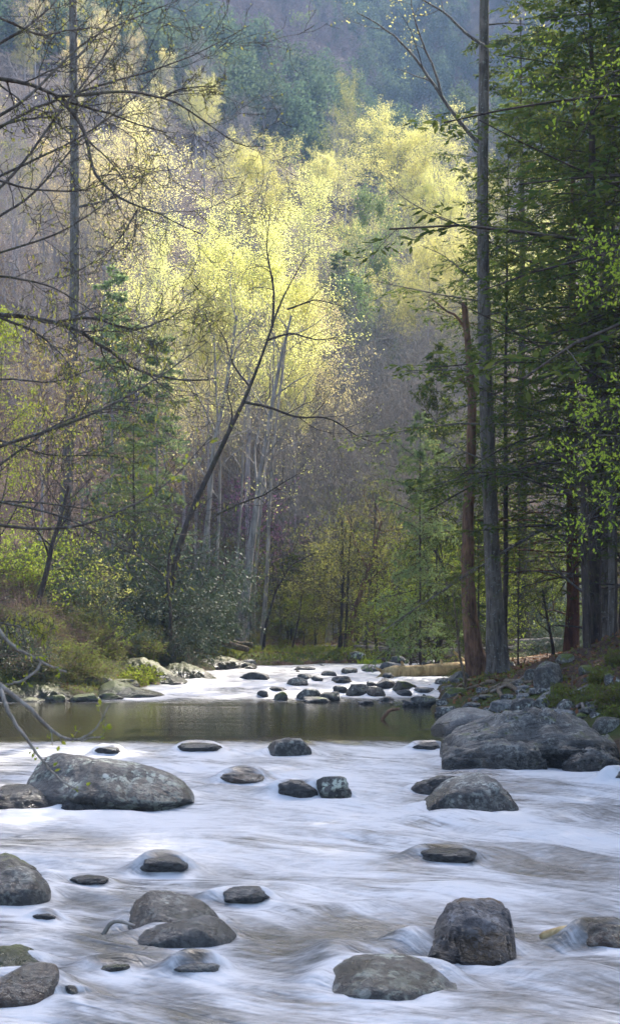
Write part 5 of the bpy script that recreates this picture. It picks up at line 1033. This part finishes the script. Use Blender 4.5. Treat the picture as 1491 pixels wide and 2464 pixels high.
limb_tree('overhanging_tree', 'bare dark tree outside the left edge, its upper limbs crossing the top left', ([(-1150,1640,14.5),(-1100,1300,14.5),(-900,800,14.3),(-600,350,14.2),(-160,60,14.0)], 14.5, 0.13, 0.035), over1, 'limb', 101, [tw(10, 0.2, 1, 42, 0.24, 7, 0.22, 0.02, 0.5), tw(6, 0.2, 1, 42, 0.42, 5, 0.22, 0.02), tw(2, 0.2, 1, 45, 0.5, 4)], 'leaf_olive', 1, 0.028, flare=1.2, leafspread=0.012, minr=0.0024)
over2 = [(OH((-120,740,16),(0,758,16),(60,760,16),(130,772,16),(200,800,16),(245,825,16),(300,880,16),(370,908,16.2),(460,917,16.4),(502,914,16.5)), 16, 0.0265, 0.0080), (OH((-80,720,16),(0,765,16),(80,795,16),(125,830,15.8),(152,856,15.6)), 16, 0.0172, 0.0064), (OH((140,775,16),(220,760,16),(280,785,16),(332,797,16),(400,770,16.2),(450,742,16.4)), 16, 0.0156, 0.0048),
 (OH((-80,655,15.5),(0,664,15.5),(60,673,15.5),(130,690,15.5),(200,735,15.5),(262,770,15.5)), 15.5, 0.0140, 0.0032), (OH((-60,1100,14),(0,1070,14),(80,1050,14),(180,1015,14),(300,960,14.2),(380,910,14.5),(450,862,14.7),(500,822,15)), 14, 0.0156, 0.0032), (OH((-60,1165,15),(0,1120,15),(60,1075,15),(150,1012,15.2),(260,980,15.4),(350,990,15.5)), 15, 0.0125, 0.0032),
 (OH((-60,1050,14.5),(0,1058,14.5),(60,1080,14.5),(120,1098,14.5),(240,1096,14.5),(310,1104,14.6)), 14.5, 0.0109, 0.0032), (OH((-60,1195,14),(0,1208,14),(100,1228,14),(200,1262,14),(270,1310,14),(380,1362,14.3)), 14, 0.0125, 0.0024), (OH((-60,1210,15),(40,1205,15),(140,1215,15),(300,1240,15.3),(400,1226,15.5)), 15, 0.0101, 0.0024), (OH((-50,920,15),(30,910,15),(120,925,15),(220,890,15.4),(330,860,15.7)), 15, 0.0094, 0.0024), (OH((-60,1480,13),(0,1500,13),(60,1512,13),(115,1525,13)), 13, 0.0094, 0.0024)]
limb_tree('overhanging_tree', 'dark tree outside the left edge, lower limbs with hanging yellow green catkins', ([(-1000,1640,16),(-900,1250,16),(-600,900,16),(-300,760,16),(-120,740,16)], 16, 0.14, 0.05), over2, 'limb', 102, [tw(10, 0.25, 1, 42, 0.25, 7, 0.2, 0.02, 0.5), tw(6, 0.2, 1, 42, 0.42, 5), tw(3, 0.3, 1, 45, 0.5, 4)], 'catkin', 1, 0.05, flare=1.2, leafspread=0.02, leafdroop=2.2, minr=0.0024, leafaspect=0.28)
near = [(OH((-60,1255,6),(0,1262,6),(60,1275,6),(130,1274,6),(200,1268,6),(280,1236,6.1),(330,1212,6.1),(375,1188,6.2),(430,1140,6.2),(478,1085,6.3),(508,1050,6.3)), 6, 0.0065, 0.0018)]
limb_tree('budding_branch', 'long thin near branch with bright opening buds crossing the left side', ([(-560,1640,6.5),(-400,1450,6.3),(-200,1300,6.1),(-60,1255,6)], 6, 0.02, 0.0075), near, 'limb', 103, [tw(6, 0.45, 0.99, 35, 0.06, 4, 0.2, 0.05, 0.6)], 'leaf_fresh', 5, 0.022, flare=1.0, cat='branch', ground_it=True, leafspread=0.006, minr=0.001)
near2 = [(OH((-40,1620,6.5),(0,1650,6.5),(50,1690,6.5),(80,1710,6.5),(100,1740,6.5),(130,1770,6.5),(155,1783,6.5),(190,1785,6.5),(228,1762,6.5),(246,1735,6.5),(266,1692,6.5)), 6.5, 0.012, 0.0025), (OH((0,1655,6.5),(20,1720,6.4),(60,1775,6.4),(90,1815,6.4),(115,1848,6.4),(150,1885,6.4),(180,1900,6.4),(205,1907,6.4)), 6.5, 0.010, 0.002),
 (OH((-30,1480,6.6),(5,1530,6.6),(25,1552,6.6),(60,1575,6.6),(100,1590,6.6),(118,1604,6.6),(160,1618,6.6)), 6.6, 0.010, 0.003), (OH((100,1592,6.6),(90,1615,6.6),(55,1640,6.6),(10,1650,6.6)), 6.6, 0.006, 0.003), (OH((195,1785,6.5),(220,1775,6.5),(246,1776,6.5),(255,1742,6.5)), 6.5, 0.004, 0.002)]
limb_tree('budding_branch', 'pale near branch forking over the pool and big lichen boulder at left', ([(-560,1700,6.8),(-420,1600,6.7),(-220,1560,6.6),(-40,1560,6.5)], 6.8, 0.026, 0.014), near2, 'limb_near', 104, [tw(5, 0.4, 0.99, 40, 0.09, 4, 0.2, 0.05, 0.6)], 'leaf_fresh', 4, 0.022, flare=1.0, cat='branch', leafspread=0.006, minr=0.001)
over3 = [(OH((1700,1100,20),(1560,1080,20),(1480,1045,20),(1420,1050,20),(1370,1080,20)), 20, 0.02, 0.004), (OH((1640,1000,20),(1520,960,20),(1450,990,20),(1390,1010,20)), 20, 0.02, 0.004), (OH((1640,1240,19.5),(1500,1190,19.5),(1440,1220,19.5),(1395,1260,19.5)), 20, 0.02, 0.004), (OH((1620,620,20),(1520,600,20),(1460,620,20),(1420,600,20)), 20, 0.02, 0.004), (OH((1640,720,20),(1500,680,20),(1440,700,20)), 20, 0.016, 0.004), (OH((1620,1150,20.5),(1500,1130,20.5),(1400,1150,20.5)), 20, 0.016, 0.004), (OH((1640,250,20),(1500,160,20),(1420,200,20),(1330,180,20)), 20, 0.018, 0.003)]
limb_tree('overhanging_tree', 'leafing tree outside the right edge, sprays of fresh yellow green leaves before the hemlocks', ([(1900,1700,21),(1850,1300,20.5),(1780,900,20),(1640,400,20),(1560,0,20)], 21, 0.12, 0.05), over3, 'limb', 105, [tw(8, 0.2, 1, 45, 0.35, 6, 0.2, 0.02, 0.5), tw(5, 0.2, 1, 45, 0.5, 5), tw(2, 0.3, 1, 45, 0.5, 4)], 'leaf_fresh', 4, 0.05, flare=1.2, leafspread=0.03, leafdroop=0.6, minr=0.0024)
# unseen trees added off frame to the right, to shade the near water
for rx, Y, lab in [(2150,34,'first'), (2400,40,'second'), (1950,46,'third'), (2300,52,'fourth'), (2700,36,'fifth'), (1750,58,'sixth'), (1830,50,'ninth'), (2050,64,'seventh'), (2900,46,'eighth')]:
    place('hemlock', rx, 0, Y, 'unseen hemlock added outside the right edge of the frame to shade the stream', 'unseen shade hemlocks outside the right edge', hgt=33, w=1.2)
# ------------------------------------------------------------------ haze over the whole valley
t = NT('haze')
vol = t.n('ShaderNodeVolumePrincipled', {'Color': (0.47, 0.67, 1.0, 1), 'Density': HAZE_DENSITY, 'Anisotropy': 0.0}); t.t.links.new(vol.outputs[0], t.out.inputs['Volume'])
hv = np.array([(x, y, z) for z in (-4, 330) for y in (-60, 1040) for x in (-640, 640)], float)
link('haze', mesh_np('haze', hv, [np.array([[0,2,3,1],[4,5,7,6],[0,1,5,4],[2,6,7,3],[0,4,6,2],[1,3,7,5]])], [t.m], smooth=False), kind='stuff')
